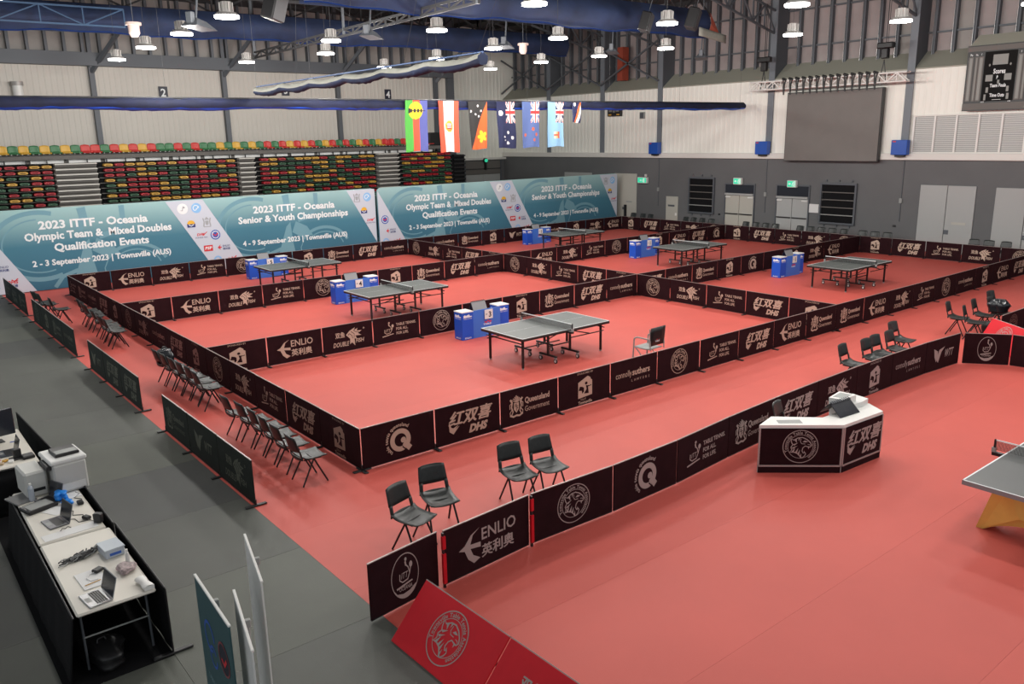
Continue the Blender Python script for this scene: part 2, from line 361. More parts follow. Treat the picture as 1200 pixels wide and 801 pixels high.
def L_house(F, u, v, S, m, bg):
    F.poly([(u-.11*S, v-.15*S), (u+.11*S, v-.13*S), (u+.11*S, v+.09*S), (u+.085*S, v+.11*S), (u+.085*S, v+.13*S), (u+.04*S, v+.165*S), (u-.11*S, v+.09*S)], m)
    F.poly([(u-.105*S, v-.03*S), (u-.085*S, v+.03*S), (u-.05*S, v+.02*S), (u-.02*S, v-.0*S), (u-.02*S, v-.06*S), (u-.05*S, v-.085*S), (u-.055*S, v-.04*S)], bg, 1)
    F.poly([(u-.02*S, v-.09*S), (u+.02*S, v-.03*S), (u+.01*S, v+.03*S), (u+.04*S, v+.02*S), (u+.10*S, v+.01*S), (u+.09*S, v+.025*S), (u+.045*S, v-.0*S), (u+.055*S, v-.10*S)], bg, 1)
    F.disc(u+.015*S, v+.06*S, .022*S, bg, 10, 1)
    F.text('SPONSORED BY', u, v+.205*S, .042*S, m, .0, width=.25*S)
    F.text('City of', u-.03*S, v-.185*S, .04*S, m, .0, width=.08*S)
    F.text('Townsville', u, v-.24*S, .062*S, m, .03, width=.22*S)
def L_wtt(F, u, v, S, m, bg):
    F.poly([(u-.34*S, v+.12*S), (u-.20*S, v+.06*S), (u-.19*S, v-.02*S), (u-.23*S, v-.14*S), (u-.30*S, v-.04*S)], m)
    F.poly([(u-.20*S, v-.02*S), (u-.15*S, v+.08*S), (u+.04*S, v+.12*S), (u-.07*S, v+.03*S), (u-.16*S, v-.16*S), (u-.22*S, v-.10*S)], m)
    F.text('WTT', u+.19*S, v-.08*S, .20*S, m, .02, .22, width=.30*S)
def L_ocean(F, u, v, S, m, bg):
    F.ring(u, v, .262*S, .275*S, m, n=48)
    F.poly([(u+.27*S*math.cos(math.radians(a)), v+.27*S*math.sin(math.radians(a))) for a in range(205, 330, 8)] +
           [(u+.20*S, v-.15*S), (u+.08*S, v-.20*S), (u-.05*S, v-.215*S), (u-.17*S, v-.19*S)], m)
    figure(F, u+.01*S, v+.03*S, S*.95, m)
    F.text('OCEANIA', u, v-.17*S, .065*S, m, .01, .15, width=.26*S)
LOGOS = {'Q': L_q, 'DHS': L_dhs, 'ENLIO': L_enlio, 'DF': L_df, 'TT': L_tt, 'TIG': L_tiger, 'CON': L_conn, 'QLD': L_qld, 'HOU': L_house, 'WTT': L_wtt, 'OCE': L_ocean}
LDESC = {'Q': 'big round Q', 'DHS': 'slanted swoosh characters', 'ENLIO': 'swallow shaped E', 'DF': 'pointed fish emblem', 'TT': 'bat figure and text',
         'TIG': 'round tiger head badge', 'CON': 'lower-case lettering', 'QLD': 'coat of arms', 'HOU': 'pale house emblem', 'WTT': 'winged V emblem', 'OCE': 'ringed bat figure', None: 'plain cloth face'}
LSC = {'HOU': (1.7, 1.34), 'CON': (1.25, 1.2), 'WTT': (1.15, 1.2)}
def logo_mesh(key, m, bg, S=1.0):
    def f():
        F = Flat(); LOGOS[key](F, 0, 0, S, m, bg); su, sv = LSC.get(key, (1, 1)); F.mb.v = [(x*su, y, z*sv) for x, y, z in F.mb.v]; return F.mb
    return cached(('logo', key, m.name, S), f)

# ================================================================== STRUCTURE
H = 0.71
fl = structe('floor')
b = MB(); b.box(-12, 31.5, -16, 36, -0.12, -0.02, STEELD); obj('subfloor', b, fl)
# red sports mats: long strips laid along x
k = 0; y = -15.69
while y < 23.2:
    b = MB(); y1 = min(y+1.8, 23.3)
    b.box(-1.84, 30.0, y+.0008, y1-.0008, -0.02, 0.0 + 0.0, RED if k % 2 else RED2); obj('mat', b, fl, label='red sports mat strip'); y = y1; k += 1
# grey tiles left of the mats and behind the printed walls
rnd = random.Random(3)
def tiles(x0, x1, y0, y1, s=2.0):
    x = x1
    while x > x0 + .01:
        xa = max(x0, x-s); yy = y0
        while yy < y1 - .01:
            yb = min(yy+s, y1)
            bb = MB(); bb.box(xa+.002, x-.002, yy+.002, yb-.002, -0.02, 0.0, GREYS[rnd.choice([0, 0, 1, 2, 0, 1])])
            obj('grey_tile', bb, fl); yy = yb
        x = xa
tiles(-11.84, -1.84, -11.7, 30.9)
tiles(-1.84, 30.0, 23.3, 35.3, 6.0)

def ribbed(L, z0, z1, m, pitch=0.30, d=0.014):
    """ribbed sheet along +x facing -y"""
    b = MB(); vs = []; fs = []; n = int(L/pitch)
    xs = []
    for i in range(n+1):
        x = i*pitch; xs += [(x, 0), (x+pitch*.62, 0), (x+pitch*.70, -d), (x+pitch*.92, -d)]
    xs = [(min(x, L), yy) for x, yy in xs]
    for x, yy in xs: vs += [(x, yy, z0), (x, yy, z1)]
    fs = [(2*i, 2*i+2, 2*i+3, 2*i+1) for i in range(len(xs)-1)]
    b.add(vs, fs, m); return b
# ---- right wall (plane x = 30, facing the courts): local +x runs to world -y
YW0, YW1 = -12.0, 34.0
wr = structe('wall_right', (30.0, YW1, 0), -PI/2)     # local x = YW1 - y ; local -y = world -x
LW = YW1-YW0
def wy(y): return YW1-y
b = MB(); b.box(0, LW, 0, .3, 0, 3.82, WGREY)
obj('painted_wall', b, wr)
b = MB(); b.box(0, LW, -.14, .3, 3.82, 4.10, LEDGE, bev=.02); obj('ledge', b, wr)
obj('cladding', ribbed(wy(6.4), 4.10, 7.55, CREAM), wr)
obj('cladding', ribbed(LW-wy(6.3), 5.66, 7.55, CREAM), wr, (wy(6.3), 0, 0))
obj('backing', MB().box(0, LW, .05, .3, 3.9, 7.6, CREAM), wr)
b = MB(); b.add([(0, -.03, 7.55), (LW, -.03, 7.55), (LW, .9, 8.25), (0, .9, 8.25), (0, -.03, 7.50), (LW, -.03, 7.50)], [(0, 1, 2, 3), (4, 5, 1, 0)], CREAMT)
obj('sloped_capping', b, wr)
# upper wall: studs and foil panels, recessed
ys = []; y = 33.6
while y > YW0: ys.append(y); y -= 0.79
stud = cached('stud', lambda: MB().box(-.05, .05, .72, .93, 8.1, 13.2, STEELG).box(-.05, -.04, .66, .72, 8.1, 13.2, CHROME))
for i, y in enumerate(ys):
    obj('stud', stud, wr, (wy(y), 0, 0))
fp_ = cached('foilp', lambda: MB().box(-.38, .38, .94, .97, 8.15, 13.2, PINK)); fpg = cached('foilpg', lambda: MB().box(-.38, .38, .94, .97, 8.15, 13.2, GFOIL))
for i, y in enumerate(ys): obj('foil_panel', fp_ if 9 < y < 36 or i % 3 else fpg, wr, (wy(y)+.395, 0, 0))
for z in (8.95, 10.6): obj('girt', MB().box(0, LW, .80, .92, z, z+.07, STEELG), wr)
obj('backing', MB().box(0, LW, .98, 1.1, 7.5, 13.4, STEELD), wr)
# columns of the right wall
for i, y in enumerate((29.25, 24.5, 20.08, 13.1, 6.4, -0.3)):
    b = MB(); x = wy(y)
    COLM = mat('column_steel', (.17, .19, .215), .55)
    b.box(x-.13, x+.13, -.07, .0, 4.1, 13.0, COLM).box(x-.13, x+.13, .0, .9, 7.4, 13.0, STEELG)
    b.box(x-.16, x+.16, -.10, -.07, 4.1, 13.0, COLM)
    obj('column', b, wr)
# conduits
for y in (20.1, 13.15, 6.35):
    obj('conduit', MB().bar((wy(y), -.02, 1.2), (wy(y), -.02, 3.8), .02, STEELG).box(wy(y)-.06, wy(y)+.06, -.08, 0, 2.0, 2.2, GREYP), wr)
obj('socket', MB().box(wy(6.55)-.07, wy(6.55)+.07, -.03, 0, 0.95, 1.03, BLACK), wr)
obj('socket', MB().box(wy(15.9)-.05, wy(15.9)+.05, -.03, 0, 0.92, 1.0, BLACK), wr)
# white framed louvre panels, right part
b = MB(); x0 = wy(6.1)
obj('sill_frame', MB().box(x0, LW, -.06, .0, 4.1, 4.16, LEDGE).box(x0, LW, -.06, .0, 5.60, 5.66, LEDGE), wr)
for i in range(18):
    xa = x0+.02+i*.86
    if xa > LW-1: break
    lp = MB(); lp.box(xa+.03, xa+.83, -.01, .0, 4.16, 5.60, GREYP)
    for kk in range(24): lp.box(xa+.03, xa+.83, -.016, -.01, 4.19+kk*.059, 4.21+kk*.059, WHITEP)
    obj('louvre_panel', lp, wr); obj('mullion', MB().box(xa-.035, xa+.035, -.07, .0, 4.16, 5.60, WHITE), wr)
# ---- left wall behind the stand (plane y = 31)
wl = structe('wall_left', (-12, 31.0, 0)); LL = 23.45+12
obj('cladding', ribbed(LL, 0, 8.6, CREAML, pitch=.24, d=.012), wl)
obj('backing', MB().box(0, LL, .02, .2, 0, 13.4, STEELD), wl)
obj('box_gutter', MB().box(0, LL, -.55, 0, 8.55, 8.75, STEELG).box(0, LL, -.48, 0, 8.75, 8.95, STEELG).box(0, LL, -.42, 0, 8.95, 9.12, STEELG), wl)
xx = .6
while xx < LL:
    obj('stud', MB().box(xx-.06, xx+.06, -.3, -.05, 9.1, 11.6, STEELG), wl); obj('foil_panel', MB().box(xx+.06, xx+.72-.06, -.04, 0, 9.12, 11.6, GFOIL), wl); xx += .72
for x in (3.97, 9.95, 16.15, 22.5):
    b = MB(); b.box(x+12-.11, x+12+.11, -.24, 0, 0, 9.0, STEELG); b.bar((x+12, -.2, 8.3), (x+12+1.2, -1.6, 10.2), .11, STEELG, 4); b.bar((x+12, -.25, 8.5), (x+12, -.25, 13), .12, STEELG, 4); obj('column', b, wl)
# corner column and return wall, rear wall with door recess
b = MB(); b.box(23.3, 23.75, 30.75, 31.2, 0, 13.2, STEELG); struct('trim_1', b)
b = MB(); b.box(23.75, 23.85, 31.2, 34.0, 0, 13.2, CREAM); struct('wall_return', b)
wb = structe('wall_back', (23.85, 34.0, 0))
obj('cladding', ribbed(6.15, 3.75, 9.6, CREAM, .3, .02), wb)
obj('painted_wall', MB().box(0, 7, .05, .3, 0, 3.7, WGREY), wb)
obj('backing', MB().box(0, 7.2, .05, .3, 3.7, 13.3, CREAM), wb)
obj('ledge', MB().box(0, 6.15, -.25, .1, 3.66, 3.80, LEDGE), wb)
# back door pair with transom and green lamp
d = structe('door_1', (28.1, 33.93, 0))
for s_ in (-1, 1): obj('door_leaf', MB().box(min(0, s_*1.45)+.01, max(0, s_*1.45)-.01, -.05, 0, 0, 2.7, DOORM), d)
obj('door_frame', MB().box(-1.55, -1.45, -.1, .05, 0, 3.6, STEELG).box(1.45, 1.55, -.1, .05, 0, 3.6, STEELG).box(-1.5, 1.5, -.06, .05, 2.72, 3.6, STANDG).box(-1.5, 1.5, -.1, 0, 3.05, 3.1, STEELD), d)
t = thing('exit_lamp', 'small round green lamp above the rear double door', 'lamp', (28.15, 33.62, 3.62))
obj('bracket', MB().box(-.05, .05, -.05, .12, -.6, -.1, BLACK), t); obj('lamp_glass', MB().bar((0, -.1, 0), (0, -.02, 0), .11, EXITG, 12), t); obj('housing', MB().bar((0, -.02, 0), (0, .12, 0), .16, BLACK, 12), t)
# roof: rises away from the right wall
rf = structe('ceiling')
b = MB(); b.add([(31.1, -16, 11.7), (31.1, 36, 11.7), (6, 36, 13.4), (6, -16, 13.4), (-12, 36, 12.2), (-12, -16, 12.2)], [(0, 1, 2, 3), (3, 2, 4, 5)], ROOF)
obj('roof_sheet', b, rf)
def roofz(x): return 11.7+(31.1-x)*1.7/25.1 if x > 6 else 13.4-(6-x)*1.2/18
for x in range(-10, 31, 2):
    b = MB(); b.box(x-.04, x+.04, -16, 36, roofz(x)-.24, roofz(x)-.02, STEELD); obj('purlin', b, rf)
# portal trusses across the hall above each column
def truss(name, P, Q, h, n, m, r=.05, parent=None):
    """flat truss between two bottom points, chords h apart"""
    P, Q = Vector(P), Vector(Q); up = Vector((0, 0, h)); b = MB()
    b.bar(P, Q, r*1.4, m, 4).bar(P+up, Q+up, r*1.4, m, 4)
    for i in range(n):
        a = P.lerp(Q, i/n); c = P.lerp(Q, (i+1)/n)
        b.bar(a, a+up, r, m, 4, caps=False); b.bar(a+up if i % 2 else a, c if i % 2 else c+up, r, m, 4, caps=False)
    b.bar(Q, Q+up, r, m, 4)
    o = obj(name, b, parent); return o
for y in (29.25, 24.5, 20.08, 13.1, 6.4, -0.3):
    truss('roof_truss', (30, y, 9.6), (24.5, y, 10.9), 1.0, 6, STEELG, .045, rf)
    truss('roof_truss', (24.5, y, 10.9), (6, y, 11.9), 1.0, 14, STEELD, .045, rf)
    truss('roof_truss', (6, y, 11.9), (-11, y, 10.9), 1.0, 12, STEELD, .045, rf)
for (y0, y1) in ((24.5, 29.25), (20.08, 24.5), (29.25, 33.7)):
    b = MB(); b.bar((29.7, y0, 7.9), (29.7, y1, 10.0), .06, STEELG, 4).bar((29.7, y0, 10.0), (29.7, y1, 7.9), .06, STEELG, 4); obj('cross_brace', b, rf)
struct('trim_2', MB().box(29.9, 30.4, 22.9, 23.3, 8.1, 9.9, mat('red_oxide_steel', (.30, .055, .03), .6)))
# ---- doors and vents of the right wall (local x runs to world -y, local -y faces the hall)
def rdoor(name, ya, yb, zt, m, leaves=2, tr=None, extra=None):
    d = structe(name, (30.0, (ya+yb)/2, 0), -PI/2); W = abs(ya-yb)
    for i in range(leaves):
        w_ = W/leaves
        lf = obj('door_leaf', MB().box(-W/2+i*w_+.012, -W/2+(i+1)*w_-.012, -.05, -.004, 0.01, zt, m, bev=.008), d)
        if extra == 'push':
            obj('push_bar', MB().box(-W/2+i*w_+.04, -W/2+(i+1)*w_-.04, -.11, -.05, 1.02, 1.07, BLACK), lf)
            obj('door_closer', MB().box(-W/2+(.03 if i == 0 else w_+w_-.33), -W/2+(.33 if i == 0 else w_+w_-.03), -.10, -.05, zt-.12, zt-.05, WHITEP), lf)
    if tr:
        obj('transom', MB().box(-W/2, W/2, -.03, -.004, zt+.12, tr, SCREEN), d)
        obj('door_frame', MB().box(-W/2-.06, -W/2, -.07, 0, 0, tr+.06, STEELG).box(W/2, W/2+.06, -.07, 0, 0, tr+.06, STEELG).box(-W/2, W/2, -.07, 0, tr, tr+.06, STEELG).box(-W/2, W/2, -.13, 0, zt+.02, zt+.11, DOORM), d)
    return d
rdoor('door_2', 15.52, 13.81, 1.98, DOORB, 2, 2.52, 'push')
rdoor('door_3', 12.48, 10.77, 1.95, DOORM, 2, 2.55, 'push')
d = rdoor('door_4', 5.56, 3.30, 2.80, DOORM, 2)
obj('name_plate', MB().box(.28, .85, -.06, -.045, 1.22, 1.32, DOORB), d); obj('lock_plate', MB().box(.02, .20, -.065, -.045, .80, .98, STEELG), d)
d = rdoor('door_5', 2.58, 0.3, 2.78, DOORM, 2); obj('lock_plate', MB().box(.0, .12, -.065, -.045, .80, .98, STEELG), d)
d = rdoor('door_6', 19.52, 18.66, 1.75, DOORB, 1); obj('notice_plate', MB().box(-.26, .2, -.06, -.045, 1.20, 1.30, STEELG), d); obj('notice_card', MB().box(.24, .36, -.06, -.045, .72, .86, WHITE), d)
d = rdoor('door_7', 23.5, 21.72, 2.92, DOORB, 1); obj('notice_plate', MB().box(.1, .55, -.06, -.045, 1.28, 1.36, GREYP), d); obj('lock_plate', MB().box(-.2, -.08, -.065, -.045, .85, 1.0, STEELG), d)
rdoor('door_8', 27.85, 25.4, 2.9, DOORM, 2)
def vent(name, ya, yb, z0, z1):
    d = structe(name, (30.0, (ya+yb)/2, 0), -PI/2); W = abs(ya-yb)/2
    obj('opening', MB().box(-W, W, -.03, -.004, z0, z1, DARKFAB), d)
    obj('frame', MB().box(-W-.08, -W, -.12, 0, z0-.08, z1+.08, STEELG).box(W, W+.08, -.12, 0, z0-.08, z1+.08, STEELG).box(-W, W, -.12, 0, z1, z1+.08, STEELG).box(-W, W, -.12, 0, z0-.08, z0, STEELG), d)
    n = 5
    for k in range(1, n): obj('slat', MB().box(-W, W, -.10, -.05, z0+(z1-z0)*k/n-.02, z0+(z1-z0)*k/n+.02, GREYP if k == 1 else STANDG), d)
    for sx in (-.6, 0, .6):
        for z in (z0-.2, z1+.14): obj('bracket', MB().box(sx*W*1.3-.03, sx*W*1.3+.03, -.06, 0, z, z+.08, STEELG), d)
vent('window_1', 17.86, 16.31, 1.02, 2.76); vent('window_2', 10.08, 8.45, .96, 2.68)
def exit_sign(y, z, desc, w_=.5, running=1):
    t = thing('exit_sign', desc, 'exit sign', (29.88, y, z), -PI/2, 'green exit signs on the grey wall')
    obj('housing', MB().box(-w_/2, w_/2, -.08, .1, -.17, .17, WHITEP, bev=.02), t)
    F = Flat(); F.rect(-w_/2+.04, w_/2-.04, -.13, .13, EXITG)
    F.poly([(-.02, .0), (-.1, .06), (-.1, .02), (-.16, .02), (-.16, -.02), (-.1, -.02), (-.1, -.06)], EXITW, 1)
    F.disc(.09, .08, .022, EXITW, 10, 1); F.stroke([(.08, .055), (.06, -.01), (.10, -.05), (.08, -.11)], .03, EXITW, 1); F.stroke([(.06, 0), (.02, -.07)], .025, EXITW, 1); F.stroke([(.03, .03), (.075, .045), (.13, .01)], .02, EXITW, 1)
    F.rect(.14, .19, -.13, .13, EXITW, 1)
    obj('lit_panel', F.mb, t, (0, -.081, 0)); return t
exit_sign(14.74, 2.70, 'green exit sign over the beige door pair with dark transom'); exit_sign(11.63, 2.66, 'green exit sign over the grey door pair, left of louvred vent')
t = exit_sign(21.19, 2.58, 'large green exit sign beside the tall beige door, small light above', .72)
obj('beacon', MB().box(.18, .26, -.06, .06, .20, .34, WHITEP), t)
t = obj('wall_notice', MB().box(-.3, .3, -.03, 0, -.2, .2, PAPER), None, (30-.005, 10.52, 1.55), -PI/2); tag(t, 'white paper notice on grey wall right of the grey door pair', 'notice')
# ---- blue electrical cabinets under the columns
for y, de in ((20.2, 'blue metal cabinet at the foot of the farthest bare column'), (13.28, 'blue metal cabinet on the column left of the big screen'), (6.46, 'blue metal cabinet on the column right of the big screen')):
    t = thing('electrical_cabinet', de, 'cabinet', (29.85, y, 4.0), -PI/2, 'blue cabinets on the wall columns')
    obj('body', MB().box(-.34, .34, -.28, .0, 0.04, .66, BLUEC, bev=.015), t); obj('base_bracket', MB().box(-.2, .2, -.2, 0, -.05, .04, BLACK), t); obj('warning_label', MB().box(-.28, -.14, -.284, -.279, .57, .62, mat('label_red', (.6, .05, .04))), t)
# ---- LED screen
t = thing('led_screen', 'large switched-off grey LED screen hung on the right wall', 'screen', (29.75, 9.70, 3.74), -PI/2)
obj('screen_face', MB().box(-2.28, 2.28, -.13, -.10, .03, 3.08, LEDS), t)
obj('frame', MB().box(-2.32, 2.32, -.10, .1, 0, 3.12, BLACK), t)
for i in range(0): obj('module_seam', MB().box(-2.28+i*4.56/9-.004, -2.28+i*4.56/9+.004, -.1325, -.129, .03, 3.08, BLACKM), t)
# ---- lighting truss above it with hanging clamps
t = thing('lighting_truss', 'bright aluminium truss with hanging clamps above the LED screen', 'truss', (29.1, 9.9, 7.02), -PI/2)
b = MB()
for dy, dz in ((-.14, 0), (.14, 0), (-.14, .36), (.14, .36)): b.bar((-3.75, dy, dz), (3.8, dy, dz), .038, WHITE, 6)
obj('chords', b, t)
b = MB(); n = 18
for i in range(n):
    x0, x1 = -3.75+i*7.55/n, -3.75+(i+1)*7.55/n
    for dy in (-.14, .14): b.bar((x0, dy, .36 if i % 2 else 0), (x1, dy, 0 if i % 2 else .36), .026, WHITE, 4)
    b.bar((x0, -.14, 0), (x0, -.14, .36), .022, WHITE, 4)
obj('lattice', b, t)
cl = cached('clamp', lambda: MB().bar((-.10, -.2, .44), (.10, -.2, .38), .055, BLACK, 6).bar((-.06, -.2, .42), (-.03, -.2, .1), .03, BLACK, 5).bar((.08, -.2, .42), (.0, -.2, .1), .03, BLACK, 5).bar((-.01, -.2, .14), (0, -.2, -.28), .06, BLACK, 6, .035))
for i in range(14): obj('clamp', cl, t, (-1.85+i*.335, 0, 0))
for x in (-3.1, 2.72):
    obj('sling', MB().bar((x, 0, .9), (x-.16, 0, -.05), .02, BLACK, 4).bar((x, 0, .9), (x+.16, 0, -.05), .02, BLACK, 4).bar((x-.16, -.14, -.03), (x+.16, -.14, -.03), .02, BLACK, 4), t)
for y, z, de in ((13.0, 7.85, 'black chain hoist holding the left end of the bright truss'), (7.15, 7.95, 'black chain hoist holding the right end of the bright truss')):
    h = thing('chain_hoist', de, 'hoist', (29.1, y, z), -PI/2)
    obj('motor', MB().box(-.34, .34, -.14, .14, .42, .66, BLACK, bev=.04), h); obj('body', MB().box(-.14, .14, -.12, .12, .02, .42, BLACKM, bev=.03), h)
    obj('chain', MB().bar((0, 0, .66), (0, 0, 3.0), .018, STEELD, 4).bar((.08, 0, .66), (.08, 0, 3.0), .012, STEELD, 4), h)
# ---- scoreboards
def scoreboard():
    t = thing('scoreboard', 'large black basketball scoreboard at the right edge of the wall', 'scoreboard', (29.62, 2.83, 5.75), -PI/2)
    t.scale = (.64, 1, 1)
    W0, W1 = -1.92, 1.92
    obj('case', MB().box(W0, W1, -.02, .30, 0, 2.42, BLACK), t)
    obj('frame', MB().box(W0, W1, -.05, -.02, 2.22, 2.42, STANDG).box(W0, W1, -.05, -.02, 0.02, .28, STANDG).box(W0, W1, -.06, -.02, 2.40, 2.44, BLACK).box(W0, W1, -.06, -.02, 0, .03, BLACK), t)
    obj('sloped_hood', MB().prism([(W0+.1, 0), (W1, 0), (W1, .5), (W0+.35, .5)], 0, .02, CREAMT, Matrix.Translation((0, .0, 2.44)) @ Matrix.Rotation(.9, 4, 'X')), t)
    F = Flat(.003); g = STANDG; g2 = mat('display_window', (.20, .195, .18), .4)
    for s_ in (-1, 1):
        for x, w_ in ((1.68, .17), (1.36, .07), (1.1, .17)):
            F.rect(s_*x-w_/2-.06, s_*x+w_/2+.06, .36, 2.02, g); F.rect(s_*x-w_/2, s_*x+w_/2, .40, 1.98, g2, 1)
        F.text('Pts', s_*1.68, 2.06, .12, TXTW, .02); F.text('No', s_*1.36, 2.06, .10, TXTW, .02); F.text('F', s_*1.1, 2.06, .10, TXTW, .02)
    F.rect(-.90, .90, .34, 2.18, mat('display_black', (.012, .012, .012), .8, spec=.1), 0)
    F.rect(-.42, .42, 1.68, 2.06, g2, 1); F.text('Scores', 0, 1.36, .25, TXTW, .03, layer=1)
    F.disc(-.58, 1.68, .05, g2, 10, 1); F.disc(.58, 1.68, .05, g2, 10, 1)
    F.rect(-.74, -.34, 1.08, 1.32, g2, 1); F.rect(.30, .70, 1.10, 1.34, g2, 1); F.text('P', -.08, 1.16, .17, TXTW, .03, layer=1); F.rect(-.06, .06, .98, 1.12, g2, 1)
    F.text('Team Fouls', 0, .86, .18, TXTW, .03, layer=1, width=.9); F.rect(-.66, -.52, .66, .86, g2, 1); F.rect(.48, .62, .68, .88, g2, 1)
    F.text('Time Outs', 0, .50, .18, TXTW, .03, layer=1, width=.82); F.rect(-.74, -.62, .38, .60, g2, 1); F.rect(.52, .66, .40, .62, g2, 1)
    F.text('GUESTS', -.78, .30, .06, TXTW, .02, layer=2); F.text('HOME', .72, .30, .06, TXTW, .02, layer=2); F.rect(-.25, .25, .385, .40, TXTW, 1)
    obj('display_panel', F.mb, t, (0, -.022, 0)); return t
scoreboard()
t = thing('small_scoreboard', 'small black scoreboard on the cream wall between two columns', 'scoreboard', (29.82, 23.4, 6.15), -PI/2)
obj('case', MB().box(-.52, .52, -.06, .1, 0, .55, BLACK, bev=.01), t)
F = Flat(); g2 = mat('display_window', (.20, .195, .18), .4); F.rect(-.44, -.2, .05, .12, FYEL); F.rect(.2, .44, .05, .12, FYEL); F.rect(-.4, -.15, .24, .42, g2); F.rect(.15, .4, .24, .42, g2); F.rect(-.08, .08, .2, .5, g2); obj('display_panel', F.mb, t, (0, -.061, 0))
t = obj('wall_speaker', MB().box(-.17, .17, -.1, 0, 0, .36, GREYP, bev=.01).box(-.13, .13, -.11, -.1, .04, .32, STEELG), None, (29.97, 21.35, 5.95), -PI/2); tag(t, 'small square grey vent box on cream wall beside small scoreboard', 'wall box')

# ================================================================== SPECTATOR STAND
st = structe('trim_3', (0, 0, 0))   # platform behind and above the folded stand
obj('platform', MB().box(-12, 21.9, 28.75, 31, 4.55, 4.72, STANDG), st)
obj('fascia', MB().box(-12, 20.4, 29.0, 29.06, 4.10, 4.55, STANDG), st)
for k in range(22):
    x = -11+k*1.45
    if x < 20: obj('fascia_panel', MB().box(x+.1, x+1.36, 28.93, 29.0, 4.36, 4.62, PAPER), st)
obj('handrail', MB().bar((-12, 28.78, 4.74), (20.4, 28.78, 4.74), .03, BLACK, 6).bar((-12, 28.78, 4.36), (20.4, 28.78, 4.36), .03, BLACK, 6), st)
for k in range(42):
    x = -11.2+k*.78
    if x < 20.3: obj('rail_post', MB().box(x-.025, x+.025, 28.76, 28.80, 4.3, 4.74, BLACK), st)
def seat_up():
    b = MB()
    b.grid(lambda u, v: ((u-.5)*.40, .03*math.sin(u*PI)-.02*v, .16+.27*v-.02*abs(u-.5)*2*v), 6, 5, SRED, thick=.03)
    return b
def tipseat(m, nm):
    t0 = MB(); s_ = .40
    t0.grid(lambda u, v: ((u-.5)*s_*(1-.10*v**4), .04*math.sin(u*PI)+.05*v, .15+.30*v-.03*(2*u-1)**2*v), 6, 5, m, thick=-.03)
    back = t0.mesh('seat_back')
    t1 = MB(); t1.grid(lambda u, v: ((u-.5)*s_*.98, -.38+.42*v, .13-.05*math.sin(v*PI)), 6, 5, m, thick=.03); pan = t1.mesh('seat_pan')
    t2 = MB(); t2.box(-.13, -.09, -.30, .02, -.08, .10, WHITEP).box(.09, .13, -.30, .02, -.08, .10, WHITEP); br = t2.mesh('bracket')
    return back, pan, br
TS = {'Y': tipseat(SYEL, 'y'), 'G': tipseat(SGRN, 'g'), 'R': tipseat(SRED, 'r')}
CN = {'Y': 'yellow', 'G': 'green', 'R': 'red'}
seats = [(-1.5, 'Y'), (-.06, 'G'), (.47, 'Y')]
pxs = 'Y-14 G-2 Y0 G10 Y23 G35.5 Y47.5 G59 Y71 G83 R94.5 R106 G117 R128.5 Y139 R149.6 Y160.6 R171.6 G182 G192 R202 G213 R222 G232 G242 Y252 G262 Y271.6 G280.5 Y290 G299 R308 G317 R326 Y335 R344 Y352 R360.5 G369 Y377 R385.5 G394 R402 G410 Y418 R425.7 G433.5 Y441 R448.5 R456 G464 R471.5 G479.5 Y487 G494 R501'
xs_ = []
for q in pxs.split()[2:]:
    px = float(q[1:]); cc = q[0]
    dx = (px-600)/960.728; dv = Fw + Rr*dx - Uu*((165-400.5)/960.728)
    xs_.append((cam.matrix_world.translation.x + dv.x/dv.y*(29.35-cam.matrix_world.translation.y), cc))
xs_ = [(x, c) for x, c in xs_]
x0s, x1s = xs_[0][0], xs_[-1][0]; ns = len(xs_)
for i, (x, c) in enumerate(xs_):
    x = x0s+(x1s-x0s)*i/(ns-1)
    t = thing('stadium_seat', '%s tip-up seat, %s from left in the open top row of the stand' % (CN[c], ORD[i] if i < 25 else ('%s from the right end' % ORD[min(ns-1-i, 24)]).replace(' end', '')), 'seat', (x, 29.35, 4.72), 0, 'tip-up seats along the top row of the stand')
    if i >= 25: t['label'] = '%s tip-up seat, %s from right in the open top row of the stand' % (CN[c], ORD[min(ns-1-i, 29)])
    bk, pn, br = TS[c]
    obj('backrest', bk, t, (0, 0, -.02)); obj('seat_pan', pn, t, (0, 0, 0)); obj('bracket', br, t)
t = obj('equipment_box', MB().box(-.55, .55, -.3, .3, 0, .72, BLACK, bev=.02), None, (21.25, 29.3, 4.72)); tag(t, 'black box standing at the right end of the top seat row', 'box')
